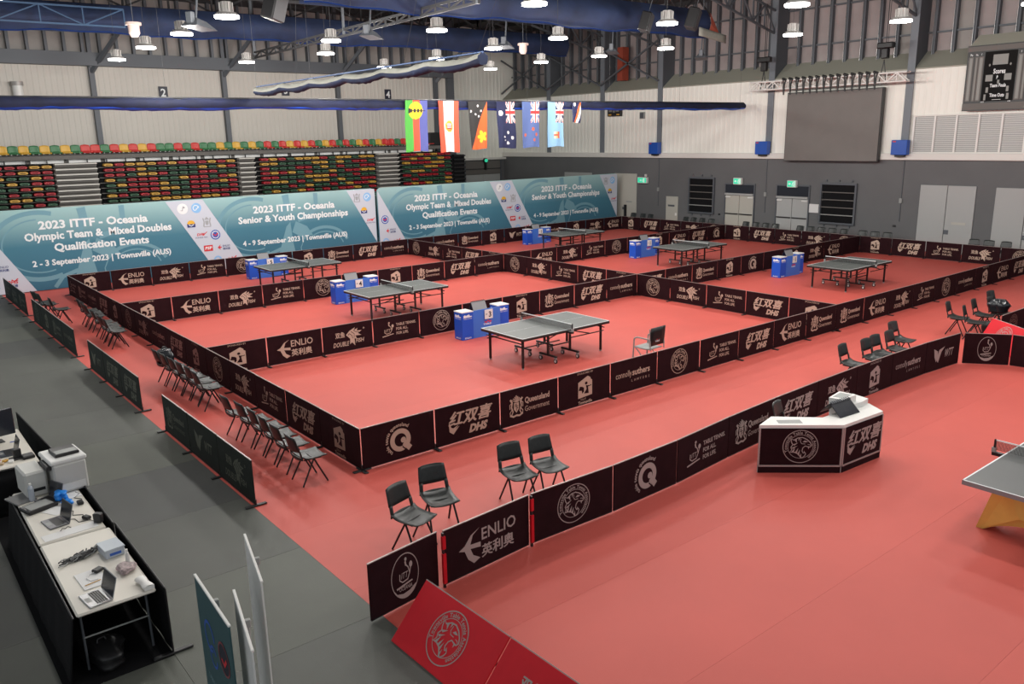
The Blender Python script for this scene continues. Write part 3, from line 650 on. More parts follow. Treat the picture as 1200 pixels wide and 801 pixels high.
# folded seat banks: rows of folded seats on closed risers
rs = random.Random(11)
FM = {}
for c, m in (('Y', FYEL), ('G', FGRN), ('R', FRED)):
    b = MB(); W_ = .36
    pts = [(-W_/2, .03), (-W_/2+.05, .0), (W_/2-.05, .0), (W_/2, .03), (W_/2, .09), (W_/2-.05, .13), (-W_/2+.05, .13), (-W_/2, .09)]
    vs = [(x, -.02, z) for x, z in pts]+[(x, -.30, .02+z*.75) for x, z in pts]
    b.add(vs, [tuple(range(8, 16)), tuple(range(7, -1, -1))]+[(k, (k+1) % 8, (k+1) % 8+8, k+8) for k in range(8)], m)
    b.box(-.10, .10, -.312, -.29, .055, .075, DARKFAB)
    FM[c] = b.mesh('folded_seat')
def bank(x0, x1, label, nr, ztop=4.42, dx=.444):
    t = thing('seat_bank', label, 'seating', (x0, 28.0, 0), 0, 'folded retractable seat banks')
    L_ = x1-x0; dz = .218; n = int(L_/dx)
    obj('riser_body', MB().box(0, L_, .0, 1.0, 0, ztop-.02, DARKFAB), t)
    for r in range(nr):
        z = ztop-(r+1)*dz; y = -.012*r
        obj('platform_edge', MB().box(0, L_, y-.10, .0, z-.03, z, STANDG), t)
        for k in range(n):
            c = rs.choice('RRRGGGGYY') if r else rs.choice('YYGRR')
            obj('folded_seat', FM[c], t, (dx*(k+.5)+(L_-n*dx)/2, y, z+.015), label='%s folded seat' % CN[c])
    return t
bank(-4.5, 1.30, 'bank of folded red, yellow and green seats at the left edge', 10)
bank(3.05, 9.10, 'wide bank of folded coloured seats behind the left printed wall', 10)
bank(9.98, 16.55, 'wide bank of folded coloured seats in the middle of the stand', 10)
bank(17.95, 21.4, 'narrow bank of folded coloured seats at the right end of the stand', 10)
for i, (x0, x1, de) in enumerate(((1.35, 3.0, 'steep stair of pale nosings between the left two seat banks'), (9.12, 9.96, 'narrow'), (16.6, 17.9, 'steep stair of pale nosings left of the rightmost seat bank'))):
    if i == 1: x0, x1, de = 9.14, 9.94, 'steep stair of pale nosings between the two wide seat banks'
    t = thing('aisle_stair', de, 'stairs', (x0, 28.0, 0), 0, 'stairs between the seat banks')
    obj('stair_body', MB().box(0, x1-x0, .0, 1.0, 0, 4.4, STANDG), t)
    for r in range(21): obj('step', MB().box(0.02, x1-x0-.02, -.26, 0, 4.40-r*.218-.05, 4.40-r*.218, TREAD).box(0.02, x1-x0-.02, -.16, 0, 4.40-r*.218-.13, 4.40-r*.218-.05, STANDG), t)
t = thing('seat_bank', 'black slatted end frame closing the right end of the stand', 'seating', (21.45, 28.0, 0))
obj('end_panel', MB().box(0, .9, 0, 1.0, 0, 4.2, DARKFAB), t)
for r in range(19): obj('end_step', MB().box(.1, .9, -.12, 0, 4.1-r*.218, 4.18-r*.218, BLACKM), t)
# seat section numbers on the wall
for x, z, s_ in ((7.02, 7.2, '2'), (13.18, 7.42, '3'), (19.3, 7.3, '4')):
    t = thing('section_sign', 'small dark sign with %s, on the cream wall over the stand' % {'2': 'numeral two', '3': 'numeral three', '4': 'numeral four'}[s_], 'sign', (x, 30.95, z))
    obj('plate', MB().box(-.2, .2, -.03, 0, 0, .55, mat('sign_navy', (.012, .014, .03), .5)), t)
    F = Flat(); F.text(s_, 0, .1, .5, TXTW, .02); obj('numeral', F.mb, t, (0, -.031, 0))
t = obj('wall_lantern', MB().cyl((0, -.2), .2, 0, .55, WHITEP, 12).cyl((0, -.2), .24, .55, .72, LGREY, 12), None, (.95, 30.95, 7.1)); tag(t, 'white round lantern on the cream wall above the left seats', 'lamp')

# ================================================================== PRINTED WALLS
def banner_mat():
    m = bpy.data.materials.new('banner_print'); m.use_nodes = True; nt = m.node_tree; bs = nt.nodes['Principled BSDF']; bs.inputs['Roughness'].default_value = .65
    bs.inputs['Specular IOR Level'].default_value = .25
    tc = nt.nodes.new('ShaderNodeTexCoord'); sp = nt.nodes.new('ShaderNodeSeparateXYZ'); nt.links.new(tc.outputs['Object'], sp.inputs[0])
    mr = nt.nodes.new('ShaderNodeMapRange'); mr.inputs[1].default_value = 0; mr.inputs[2].default_value = 2.95; nt.links.new(sp.outputs[2], mr.inputs[0])
    cr = nt.nodes.new('ShaderNodeValToRGB'); nt.links.new(mr.outputs[0], cr.inputs[0])
    cr.color_ramp.elements[0].color = (.042, .145, .225, 1); cr.color_ramp.elements[1].color = (.33, .53, .53, 1)
    e = cr.color_ramp.elements.new(.55); e.color = (.062, .195, .27, 1)
    nt.links.new(cr.outputs[0], bs.inputs['Base Color']); return m
BAN = banner_mat()
ART = mat('banner_line_art', (.15, .32, .39), .65); ART2 = mat('banner_line_art_pale', (.20, .36, .42), .65)
C_ = {k: mat('print_'+k, c, .6) for k, c in {'red': (.62, .02, .03), 'navy': (.02, .03, .16), 'sky': (.25, .50, .80), 'gold': (.75, .42, .03), 'grey': (.34, .36, .38), 'white': (.78, .8, .82), 'blue': (.03, .10, .42)}.items()}
def sponsor(F, i, u, v):
    L = 3
    if i == 0: F.disc(u, v, .21, C_['white'], 24, L); F.stroke([(u-.08, v-.06), (u-.02, v-.08), (u+.03, v+.1)], .03, C_['grey'], L+1); F.disc(u+.06, v+.05, .035, C_['grey'], 10, L+1)
    if i == 1: F.disc(u, v, .2, C_['sky'], 24, L); F.ring(u-.02, v, .09, .12, C_['white'], 0, 240, layer=L+1); F.stroke([(u-.06, v-.1), (u+.1, v+.06)], .03, C_['white'], L+1)
    if i == 2: F.rect(u-.16, u+.16, v-.15, v+.0, C_['navy'], L); F.disc(u, v+.0, .15, C_['gold'], 20, L, .85); F.rect(u-.16, u+.16, v-.15, v-.02, C_['navy'], L+1); F.stroke([(u-.1, v-.04), (u, v-.1), (u+.1, v-.04)], .03, C_['white'], L+2)
    if i == 3: L_qld(F, u+.4, v, 1.2, C_['grey'], BSTR) if 0 else (F.poly([(u-.07, v+.05), (u+.07, v+.05), (u+.06, v-.08), (u, v-.14), (u-.06, v-.08)], C_['grey'], L), F.stroke([(u-.15, v+.16), (u-.11, v), (u-.14, v-.17)], .05, C_['grey'], L), F.stroke([(u+.15, v+.16), (u+.11, v), (u+.14, v-.17)], .05, C_['grey'], L), F.poly([(u-.1, v+.09), (u, v+.21), (u+.1, v+.09)], C_['grey'], L), F.stroke([(u-.15, v-.19), (u+.15, v-.19)], .03, C_['grey'], L))
    if i == 4: F.text('DHS', u-.02, v-.0, .14, C_['red'], .03, .2, width=.3, layer=L); F.stroke([(u+.02, v+.1), (u+.1, v+.02), (u+.24, v+.14)], .03, C_['red'], L); F.text('DOUBLE FISH', u, v-.1, .07, C_['navy'], .01, width=.48, layer=L)
    if i == 5: F.disc(u, v, .2, C_['blue'], 24, L); F.ring(u, v, .12, .15, C_['white'], layer=L+1); F.stroke([(u-.1, v+.04), (u, v-.04), (u+.1, v+.06)], .05, C_['red'], L+2); F.arc('TABLE TENNIS', u, v, .155, .04, C_['white'], 200, -20, .01, L+1)
    if i == 6: F.rect(u-.18, u+.18, v-.12, v+.12, C_['red'], L); F.text('PSP', u, v-.05, .16, C_['white'], .03, .2, width=.27, layer=L+1)
    if i == 7:
        F.poly([(u-.12, v+.12), (u-.22, v+.04), (u-.27, v), (u-.22, v-.04), (u-.12, v-.12), (u-.17, v-.03), (u-.10, v-.02), (u-.10, v+.02), (u-.17, v+.03)], C_['red'], L)
        F.text('ENLIO', u+.1, v+.01, .11, C_['navy'], .01, width=.3, layer=L); F.text('英利奥', u+.1, v-.11, .10, C_['navy'], .03, width=.3, layer=L)
    if i == 8: F.ring(u, v, .10, .17, C_['sky'], -40, 280, layer=L); F.disc(u+.06, v-.04, .04, C_['sky'], 10, L); F.stroke([(u+.08, v-.1), (u+.18, v-.2)], .05, C_['sky'], L)
    if i == 9: F.text('DHS', u, v-.02, .16, C_['red'], .03, .2, width=.36, layer=L); F.stroke([(u+.0, v+.12), (u+.08, v+.05), (u+.2, v+.15)], .035, C_['red'], L); F.text('紅双喜', u, v-.14, .10, C_['navy'], .03, width=.34, layer=L)
def printed_wall(x0, x1, units, label):
    """units: list of (left x of the unit, kind)"""
    Y = 22.75; Hh = 2.95; t = thing('printed_wall', label, 'banner wall', (0, Y, 0), 0)
    r = .22; b = MB(); pts = [(x0, 0.02), (x1, 0.02)] + [(x1-r+r*math.cos(a), Hh-r+r*math.sin(a)) for a in [0, .4, .8, 1.2, PI/2]] + [(x0+r+r*math.cos(a), Hh-r+r*math.sin(a)) for a in [PI/2, 2.0, 2.4, 2.8, PI]]
    n = len(pts); vs = [(x, -.03, z) for x, z in pts]+[(x, .03, z) for x, z in pts]
    b.add(vs, [tuple(range(n)), tuple(range(2*n-1, n-1, -1))]+[(k+n, (k+1) % n+n, (k+1) % n, k) for k in range(n)], BAN)
    obj('printed_cloth', b, t)
    F = Flat(.002)
    sk = -.572
    def stripe(xt, wid):    # slanted pale stripe: top-left x at z = Hh
        a0, a1 = xt, xt+wid; b0, b1 = xt-sk*Hh, xt+wid-sk*Hh
        def clip(poly):
            for side, X in ((1, x0+.03), (-1, x1-.03)):
                out = []
                for i in range(len(poly)):
                    p, q = poly[i], poly[(i+1) % len(poly)]; ip, iq = side*(p[0]-X) >= 0, side*(q[0]-X) >= 0
                    if ip: out.append(p)
                    if ip != iq: s_ = (X-p[0])/(q[0]-p[0]); out.append((X, p[1]+s_*(q[1]-p[1])))
                poly = out
                if not poly: break
            return poly
        p = clip([(b0, .03), (b1, .03), (a1, Hh-.03), (a0, Hh-.03)])
        if p: F.poly(p, BSTR, 2)
    T = Flat(.002)
    for xu, kind in units:
        stripe(xu-1.35, 1.45)
        # large faint line drawing
        for (cx, cz, ra, a0, a1, ww) in ((2.1, 1.62, 1.20, 70, 300, .16), (2.1, 1.62, .95, 90, 290, .05), (5.3, .45, .95, 20, 150, .13), (5.3, .45, .75, 15, 140, .05)):
            pts = [(xu+cx+ra*1.25*math.cos(math.radians(a)), cz+ra*math.sin(math.radians(a))) for a in range(a0, a1+1, 8)]
            F.stroke([q for q in pts if .05 < q[1] < Hh-.05 and x0 < q[0] < x1], ww, ART)
        F.poly([(xu+3.1, .35), (xu+3.55, 1.55), (xu+3.75, 1.75), (xu+3.8, .9), (xu+3.9, .3)], ART)
        F.poly([(xu+3.8, 1.3), (xu+4.0, 1.75), (xu+4.5, 1.5), (xu+4.75, 1.1), (xu+4.2, 1.05)], ART, 0); F.stroke([(xu+3.6, 2.9), (xu+3.65, 2.5), (xu+3.4, 2.1)], .3, ART)
        F.stroke([(xu+5.0, 2.9), (xu+5.0, 2.3), (xu+4.7, 1.95), (xu+4.1, 1.8)], .2, ART); F.stroke([(xu+2.4, .08), (xu+2.7, .45), (xu+3.2, .62), (xu+3.5, .65)], .14, ART)
        F.stroke([(xu+4.2, .06), (xu+4.15, .6), (xu+4.3, .9)], .04, ART)
        if kind == 'O':
            T.text('2023 ITTF - Oceania', xu+4.02, 2.22, .40, TXTW, .034, width=3.75)
            T.text('Olympic Team &  Mixed Doubles', xu+4.2, 1.83, .38, TXTW, .034, width=5.1)
            T.text('Qualification Events', xu+4.2, 1.40, .38, TXTW, .034, width=3.3)
            T.text('2 - 3 September 2023 | Townsville (AUS)', xu+4.2, .90, .29, TXTW, .034, width=4.85)
        else:
            T.text('2023 ITTF - Oceania', xu+4.02, 2.22, .40, TXTW, .034, width=3.75)
            T.text('Senior & Youth Championships', xu+4.0, 1.83, .38, TXTW, .034, width=5.05)
            T.text('4 - 9 September 2023 | Townsville (AUS)', xu+4.0, .90, .29, TXTW, .034, width=4.85)
        for k, (du, v) in enumerate(((-.72, 2.6), (-.18, 2.6), (-.45, 2.0), (.18, 2.02), (-.10, 1.49), (.47, 1.48), (.13, .96), (.77, .95), (.47, .45), (1.05, .40))):
            if x0+.25 < xu+du < x1-.28: sponsor(T, k, xu+du, v)
    stripe(x1-1.45 if 1 else 0, 1.6)
    for k, (du, v) in ((3, (-.95, 2.58)), (1, (-.42, 2.58)), (2, (-.62, 2.0)), (4, (-.32, 1.48))): sponsor(T, k, x1+du, v)
    obj('line_art_and_stripes', F.mb, t, (0, -.031, 0), label='pale slanted stripes and line drawing'); obj('lettering', T.mb, t, (0, -.034, 0), label='white event lettering and small emblems')
    for x in (x0+.6, (x0+x1)/2, x1-.6):
        if x > -8: obj('foot', MB().box(x-.04, x+.04, .03, .6, 0, .06, STEELG).bar((x, .05, .05), (x, .05, 2.8), .03, STEELG, 6), t)
printed_wall(-2.9-7.6, 13.42, ((-2.52, 'O'), (5.45, 'S')), 'left teal printed wall with white lettering, behind the left courts')
printed_wall(13.52, 29.40, ((13.40, 'O'), (21.42, 'S')), 'right teal printed wall with white lettering, behind the right courts')
t = thing('line_speaker', 'narrow black post standing at the right end of the printed wall', 'post', (28.9, 21.6, 0)); obj('post', MB().box(-.06, .06, -.06, .06, .0, 1.25, BLACK), t); obj('base', MB().box(-.2, .2, -.2, .2, 0, .03, BLACK), t)

# ================================================================== HANGING CURTAIN ROLL WITH FLAGS
def rolled(name, label, P, Q, r, m1, m2, seed, cat='curtain', sag=.06, nx=90, squash=.95, hem=1.78):
    rr = random.Random(seed); P, Q = Vector(P), Vector(Q); D = (Q-P); L_ = D.length; ax = D.normalized(); side = ax.cross(Vector((0, 0, 1))).normalized()
    nse = [rr.uniform(-1, 1) for _ in range(nx+2)]; t = thing(name, label, cat, P)
    def prof(a0, a1, k):
        def f(u, v):
            i = u*nx; j = int(min(i, nx)); s_ = nse[j]*.5+nse[max(j-1, 0)]*.3+nse[max(j-2, 0)]*.2
            a = a0+(a1-a0)*v; ra = r*(1+.22*s_+.10*math.sin(9*a+7*s_)); z = math.sin(a)*ra*squash-abs(math.sin(u*PI*6))*sag-(.0)
            return ax*(u*L_)+side*math.cos(a)*ra+Vector((0, 0, z))
        return f
    b = MB(); b.grid(prof((hem-2)*PI, 1.40*PI, 0), nx, 10, m1); obj('rolled_cloth', b, t)
    b = MB(); b.grid(prof(1.40*PI, hem*PI, 0), nx, 5, m2); obj('hem', b, t, label='bright blue hem hanging below')
    b = MB()
    for u in (0, 1):
        f = prof(0, 2*PI, 0); b.add([f(u, k/14) for k in range(14)], [tuple(range(14))], m2)
    obj('roll_end', b, t)
    return t
t = rolled('curtain_roll', 'long navy curtain roll strung across the hall, carrying the flags', (-7, 14.2, 6.20), (29.3, 14.2, 6.35), .165, NAVY, BLUEEDGE, 5, sag=.03, nx=140)
obj('top_pipe', MB().bar((0, 0, .15), (36.3, 0, .29), .03, STEELD, 6), t)
for k in range(9): obj('suspension_wire', MB().bar((k*4.5, 0, .15), (k*4.5, 0, 5.2), .004, STEELD, 3), t)
def slopecurtain(): pass
RYA, RYB = (4.6, 13.95, 6.60), (4.6, 2.60, 6.62)
t = rolled('curtain_roll', 'cream and blue curtain roll slanting towards the camera from the stand', RYA, RYB, .12, CREAMC, BLUECUR, 9, sag=.07, nx=80, hem=2.0)
obj('top_pipe', MB().bar((0, 0, .125), (0, -11.35, .145), .022, mat('blue_pipe', (.05, .09, .2), .4, .4), 6), t)
for k in range(5): obj('suspension_wire', MB().bar((0, -k*2.8, .15), (0, -k*3.6, 4.8), .004, STEELD, 3), t)
# flags: painted cell by cell on a rippled sheet
def flagmat(n, c): return mat('flag_'+n, c, .75)
FC = {k: flagmat(k, c) for k, c in {'green': (.08, .42, .06), 'red': (.78, .10, .05), 'blue': (.10, .12, .38), 'yellow': (.85, .62, .03), 'black': (.025, .025, .025), 'white': (.75, .75, .75),
      'orange': (.80, .13, .03), 'navy': (.012, .018, .07), 'mid': (.10, .16, .38), 'sky': (.26, .48, .70), 'jred': (.70, .05, .05), 'gold': (.85, .45, .04), 'brick': (.60, .14, .08)}.items()}
def union(p, q, base, wc='white'):
    """p across the short side 0..1, q along 0..1 of the canton"""
    x, y = q-.5, p-.5
    if abs(x) < .075 or abs(y) < .075: return 'jred'
    if abs(x) < .14 or abs(y) < .14: return wc
    d = min(abs(x-y), abs(x+y))
    if d < .035: return 'jred'
    if d < .12: return wc
    return base
def star(u, v, cu, cv, r): return math.hypot(u-cu, (v-cv)*2) < r
def fk(u, v):
    c = 'green' if u < .32 else ('red' if u < .66 else 'blue')
    d = math.hypot((u-.47)/.33, (v-.20)/.17)
    if d < 1:
        c = 'yellow'
        if abs(v-.20) < .012 or (abs(v-.20) < .032 and (abs(math.sin(u*19)) > .62)): c = 'black'
        if u < .28 and abs(v-.2) < .05-(.0 if u < .2 else (u-.2)*.5): c = 'black'
    if abs(v-.20) < .008 and .3 < u < .93: c = 'black'
    return c
def ff(u, v):
    c = 'red' if u < .25 or u > .76 else 'white'; d = math.hypot((u-.5)/.2, (v-.5)/.115)
    if d < 1: c = 'gold' if d > .78 or (int(v*40) % 2 == 0) else 'brick'
    if d < .8 and abs(u-.5) < .10 and abs(v-.5) < .05: c = 'white' if (int(v*60) % 2) else 'jred'
    return c
def fp(u, v):
    c = 'orange' if u > 1-v*.98+.0 and v > .02 else 'black'
    if c == 'black':
        for a, b_ in ((.50, .10), (.12, .21), (.68, .20), (.36, .27), (.55, .31)):
            if star(u, v, a, b_, .05): c = 'white'
    else:
        d = math.hypot(u-.72, (v-.74)*2); a = math.atan2((v-.74)*2, u-.72)
        if d < .11+.16*abs(math.sin(a*2.5)): c = 'yellow'
    return c
def jack(base, dots, dc, jb=None, big=None):
    def f(u, v):
        c = base
        if u > .5 and v < .46: c = union((u-.5)/.5, v/.46, jb or base)
        for a, b_, r in dots:
            if star(u, v, a, b_, r): c = dc
        return c
    return f
fau = jack('navy', ((.22, .25, .12), (.58, .66, .065), (.36, .76, .05), (.78, .77, .07), (.56, .885, .07), (.40, .83, .035)), 'white')
fnz = jack('mid', ((.62, .60, .08), (.20, .72, .075), (.82, .72, .075), (.68, .84, .075)), 'brick')
def ffj(u, v):
    c = jack('sky', (), 'white', 'navy')(u, v)
    if .38 < u < .74 and .66 < v < .82: c = 'brick' if (abs(v-.74) < .02 or u > .62) else ('gold' if int(u*22) % 2 else 'white')
    return c
def fni(u, v):
    c = 'navy'; x = .12+u
    if .25+.62*(1-v) < u+.0 < .25+.62*(1-v)+.20: c = 'orange'
    if .45+.62*(1-v) < u < .45+.62*(1-v)+.2: c = 'white'
    if math.hypot(u-.28, (v-.1)*1.6) < .15: c = 'white'
    return c
def flag(x, wdt, hgt, fn, label, lean, seed, pin=0):
    rr = random.Random(seed); a, b_ = rr.uniform(0, 6), rr.uniform(0, 6); ns_, nv = 36, 72
    t = thing('flag', label, 'flag', (x, 13.97, 6.40), 0)
    b = MB(); idx = {}
    def P(u, v):
        sh = lean*v*wdt; wv = (1-.12*v*pin)
        return (u*wdt*wv+sh+.004*math.sin(v*9+a), .028*math.sin(u*9+a+v*2)*(.3+v)+.01*math.sin(v*6+b_), -v*hgt+.02*math.sin(u*5+b_)*v)
    vs = [P(i/ns_, j/nv) for j in range(nv+1) for i in range(ns_+1)]; W_ = ns_+1
    groups = {}
    for j in range(nv):
        for i in range(ns_): groups.setdefault(fn((i+.5)/ns_, (j+.5)/nv), []).append((j*W_+i, j*W_+i+1, (j+1)*W_+i+1, (j+1)*W_+i))
    o = 0; b.v = [tuple(p) for p in vs]
    for c, fs in groups.items():
        k = b.mi(FC[c])
        for f_ in fs: b.f.append(f_); b.m.append(k); b.smooth.append(True)
    obj('cloth', b, t); obj('hanging_rod', MB().bar((-.02, 0, .01), (wdt+.02, 0, .01), .015, STEELD, 6), t)
flag(9.84, .89, 1.72, fk, 'green, red and blue striped flag with a yellow disc', -.06, 1)
flag(11.20, .88, 1.78, ff, 'red, white and red striped flag with round boat emblem', .06, 2, 1)
flag(12.49, .86, 1.70, fp, 'black and orange flag with white stars and golden bird', .14, 3, 1.6)
flag(13.80, .86, 1.70, fau, 'dark navy flag with union jack and white stars', .09, 4, .2)
flag(15.03, .88, 1.70, fnz, 'mid blue flag with union jack and four red stars', .0, 5)
flag(16.33, .86, 1.70, ffj, 'sky blue flag with union jack and small shield', -.01, 6)
flag(17.66, .46, .78, fni, 'small navy flag with orange and white diagonal bands', .0, 7)

# ================================================================== BLUE CURTAIN BANDS UNDER THE ROOF
def band(name, label, x0, x1, y, zb0, zb1, h, seed, tip=False):
    rr = random.Random(seed); nx = 70; ph = [rr.uniform(0, 6) for _ in range(4)]
    t = thing(name, label, 'curtain', (x0, y, 0)); L_ = x1-x0
    def f(u, v):
        x = u*L_; z0 = zb0+(zb1-zb0)*u; return (x, -.30*math.sin(v*PI)-.05*math.sin(x*1.7+ph[0])*math.sin(v*PI), z0+h*v+.05*math.sin(x*.9+ph[1])*(1-v)+.03*math.sin(x*2.9+ph[2])*(1-v))
    b = MB(); b.grid(f, nx, 8, BLUECUR); obj('draped_cloth', b, t)
    b = MB(); b.grid(lambda u, v: (f(u, 0)[0], -.02-.05*v, f(u, 0)[2]-.05*v), nx, 1, mat('curtain_band_hem', (.01, .04, .20), .6)); obj('hem', b, t)
    obj('back_cloth', MB().grid(lambda u, v: (u*L_, .25, zb0+(zb1-zb0)*u+h*v), nx, 2, BLUECUR), t)
    if tip:
        b = MB(); b.add([(L_, -.2, zb1+.9*h), (L_+.9, -.1, zb1+.02), (L_-.15, -.25, zb1+.02), (L_-.1, -.35, zb1+.45*h)], [(0, 1, 3), (3, 1, 2)], mat('curtain_end_red', (.36, .07, .04), .7)); obj('folded_end', b, t, label='folded reddish end of the curtain')
        b = MB(); b.grid(lambda u, v: (L_-.9+1.75*u, -.36, zb1+.30-.32*v-.22*u), 6, 3, CREAMC, thick=.05); obj('cream_lining', b, t, label='cream lining showing at the end')
    return t
band('ceiling_curtain', 'far blue gathered curtain hanging under the roof trusses', -9, 26.6, 24.0, 9.10, 9.42, 1.0, 21)
band('ceiling_curtain', 'nearer blue gathered curtain under the roof with a folded red tip', 5.4, 23.4, 12.0, 8.92, 8.98, 1.05, 22, True)
tt = thing('ceiling_truss', 'blue-lit lattice truss under the roof at upper left', 'truss', (0, 0, 0))
truss('lattice', (-9, 23.3, 9.30), (3.6, 23.3, 9.36), .62, 9, BLUETR, .03, tt)
tt = thing('ceiling_truss', 'grey lattice beam running from the stand towards the camera', 'truss', (0, 0, 0))
truss('lattice', (9.3, 25.2, 8.66), (9.3, 8.9, 8.84), .22, 22, STEELD, .035, tt)
obj('drop_post', MB().bar((9.3, 8.95, 8.8), (9.3, 8.95, 12.8), .07, STEELG, 4).bar((9.3, 25.2, 8.8), (9.3, 25.2, 12.8), .07, STEELG, 4).bar((9.3, 17, 8.8), (9.3, 17, 12.8), .05, STEELG, 4), tt)
for i, (y, z, x0, x1) in enumerate(((26.2, 10.35, -10, 26), (21.0, 10.2, -10, 26), (17.0, 9.9, -10, 22), (14.6, 10.0, 6, 27))):
    tt = thing('ceiling_truss', ['dark lattice truss behind the far blue curtain', 'dark lattice truss in front of the far blue curtain', 'dark lattice truss between the two blue curtains', 'dark lattice truss just behind the nearer blue curtain'][i], 'truss', (0, 0, 0))
    truss('lattice', (x0, y, z), (x1, y, z+.35), .8, 20, STEELD, .05, tt)
# speakers, detectors, floodlights hung under the roof
def at(px, py, y): 
    d_ = Fw + Rr*((px-600)/960.728) - Uu*((py-400.5)/960.728); o = cam.matrix_world.translation; k_ = (y-o.y)/d_.y; return o+d_*k_
def hung(p, zt=12.3): return MB().bar((0, 0, 0), (0, 0, zt-p.z), .012, STEELG, 4)
for (px, py, y, de) in ((157, 35, 18, 'white round detector hanging below the blue-lit truss'), (613, 57, 18, 'white round detector hanging below the far blue curtain')):
    p = at(px, py, y); t = thing('ceiling_detector', de, 'detector', p, 0, 'white hanging detectors')
    PK = mat('detector_shell', (.62, .47, .42), .5)
    b = MB(); b.bar((0, 0, .14), (0, 0, .22), .24, PK, 12); b.bar((0, 0, -.1), (0, 0, .14), .17, PK, 12); b.bar((0, 0, -.22), (0, 0, -.1), .10, PK, 12, .17); obj('shell', b, t); obj('wire', hung(p), t, (0, 0, .2))
p = at(775, 25, 9.5)
for (px, py, y, s_, de) in ((757, 26, 10.5, .62, 'black loudspeaker cabinet hanging over the middle courts'), (812, 22, 10.5, .7, 'wide black loudspeaker hanging right of the loudspeaker cabinet'), (322, 6, 14, .8, 'black box hanging at the top edge above the lamps')):
    p = at(px, py, y); t = thing('hanging_speaker', de, 'speaker', p, .4, None, (0.25, 0.15, .5))
    obj('cabinet', MB().box(-.36*s_, .36*s_, -.3*s_, .3*s_, -.55*s_, .55*s_, BLACK, bev=.04), t); obj('grille', MB().box(-.33*s_, .33*s_, -.315*s_, -.3*s_, -.5*s_, .5*s_, STEELD), t); obj('wire', MB().bar((0, 0, .4*s_), (0, 0, 3), .012, STEELG, 4), t)
def flood(px, py, y, de, sgn=1):
    p = at(px, py, y); t = thing('floodlight', de, 'lamp', p, 0, 'unlit tilted floodlights under the roof', (0, 0, .6))
    obj('reflector', MB().add([(-.42, -.25, -.08), (.42, -.25, -.14), (.42, .25, -.14), (-.42, .25, -.08), (-.2, -.1, .12), (.2, -.1, .06), (.2, .1, .06), (-.2, .1, .12)], [(3, 2, 1, 0), (4, 5, 6, 7), (0, 1, 5, 4), (1, 2, 6, 5), (2, 3, 7, 6), (3, 0, 4, 7)], STEELG), t)
    obj('gear_box', MB().box(-.40, -.24, -.09, .09, -.02, .26, STEELG, bev=.02), t); obj('arm', MB().bar((-.1, 0, .1), (.5, 0, 2.6), .03, STEELG, 5), t)
flood(435, 40, 14, 'tilted floodlight left of the upper middle lamp'); flood(593, 52, 16, 'tilted floodlight beside the white detector'); flood(718, 59, 16, 'tilted floodlight left of the leaning rod near the right wall')
flood(233, 28, 11.5, 'tilted floodlight right of the second hanging lamp'); flood(822, 66, 13.6, 'small dark floodlight in front of the wall studs')

# ================================================================== HIGH BAY LAMPS
def mk_lamp():
    lens = MB().cyl((0, 0), .285, -.02, .03, LENS, 28).mesh('lens')
    refl = MB().bar((0, 0, .03), (0, 0, .10), .30, LGREY, 28, .22).mesh('reflector')
    b = MB().cyl((0, 0), .12, .10, .34, LGREY, 14)
    for k in range(8): a = k*PI/4; b.box(-.012, .012, .10, .17, -.0+.12, .32, LGREY, Matrix.Rotation(a, 4, 'Z'))
    return lens, refl, b.mesh('housing'), MB().bar((0, 0, .4), (0, 0, 3.4), .006, STEELD, 4).mesh('cable')
LM = mk_lamp()
for i, (x, y) in enumerate(LAMPS):
    t = thing('high_bay_lamp', 'lamp', 'lamp', (x, y, LAMP_Z), 0, 'round high bay lamps hanging from the roof')
    ln = lambda q: 0 if q < 0 else 1 if q < 4 else 2 if q < 10 else 3 if q < 15 else 4
    col = [q[1] for q in LAMPS if ln(q[0]) == ln(x)]; k = sorted(col).index(y)
    t['label'] = 'lit round high bay lamp, %s from the camera in the %s lengthwise line' % (ORD[k], ['outer left', 'first', 'second', 'third', 'fourth'][ln(x)])
    obj('lens', LM[0], t); obj('reflector', LM[1], t); obj('housing', LM[2], t); obj('cable', LM[3], t)
    l = bpy.data.objects.new('lamp_light', lamp_data); COL.objects.link(l); l.parent = t; l.location = (0, 0, -.30)

# ================================================================== COURT BARRIERS
PL = 1.4
def pmesh(cl):
    b = MB(); b.box(.014, PL-.014, -.010, .010, .028, .70, cl, bev=.006); return b
def rmesh(): return MB().box(.014, PL-.014, -.009, .009, .700, .710, RAILHL).box(.02, PL-.02, -.012, .012, .018, .028, BLACKM)  # top strip is a painted highlight, lower bar is plain black metal
def fmesh(): return MB().box(-.035, .035, -.16, .16, 0.002, .022, BLACK, bev=.008).box(-.006, .006, -.012, .012, .02, .10, BLACK)
PM = {CLOTH: cached('panel_cloth', lambda: pmesh(CLOTH)), CLOTHG: cached('panel_cloth_g', lambda: pmesh(CLOTHG))}
RM = cached('top_rail', rmesh); FM_ = cached('foot', fmesh)
rj = random.Random(5)
def barrier(p, ang, key, label, group, cl=CLOTH, lm=BEIGE, last=False, S=1.0, feet=True):
    t = thing('court_barrier', label, 'barrier', (p[0], p[1], .001), ang, group)
    obj('cloth', PM[cl], t); obj('rail', RM, t)
    if feet: obj('foot', FM_, t)
    if last and feet: obj('foot', FM_, t, (PL, 0, 0))
    if key: obj('logo', logo_mesh(key, lm, cl, S), t, (PL/2, -.0112, .365))
    return t
def words(col, key): return '%s barrier with %s' % (col, LDESC[key])
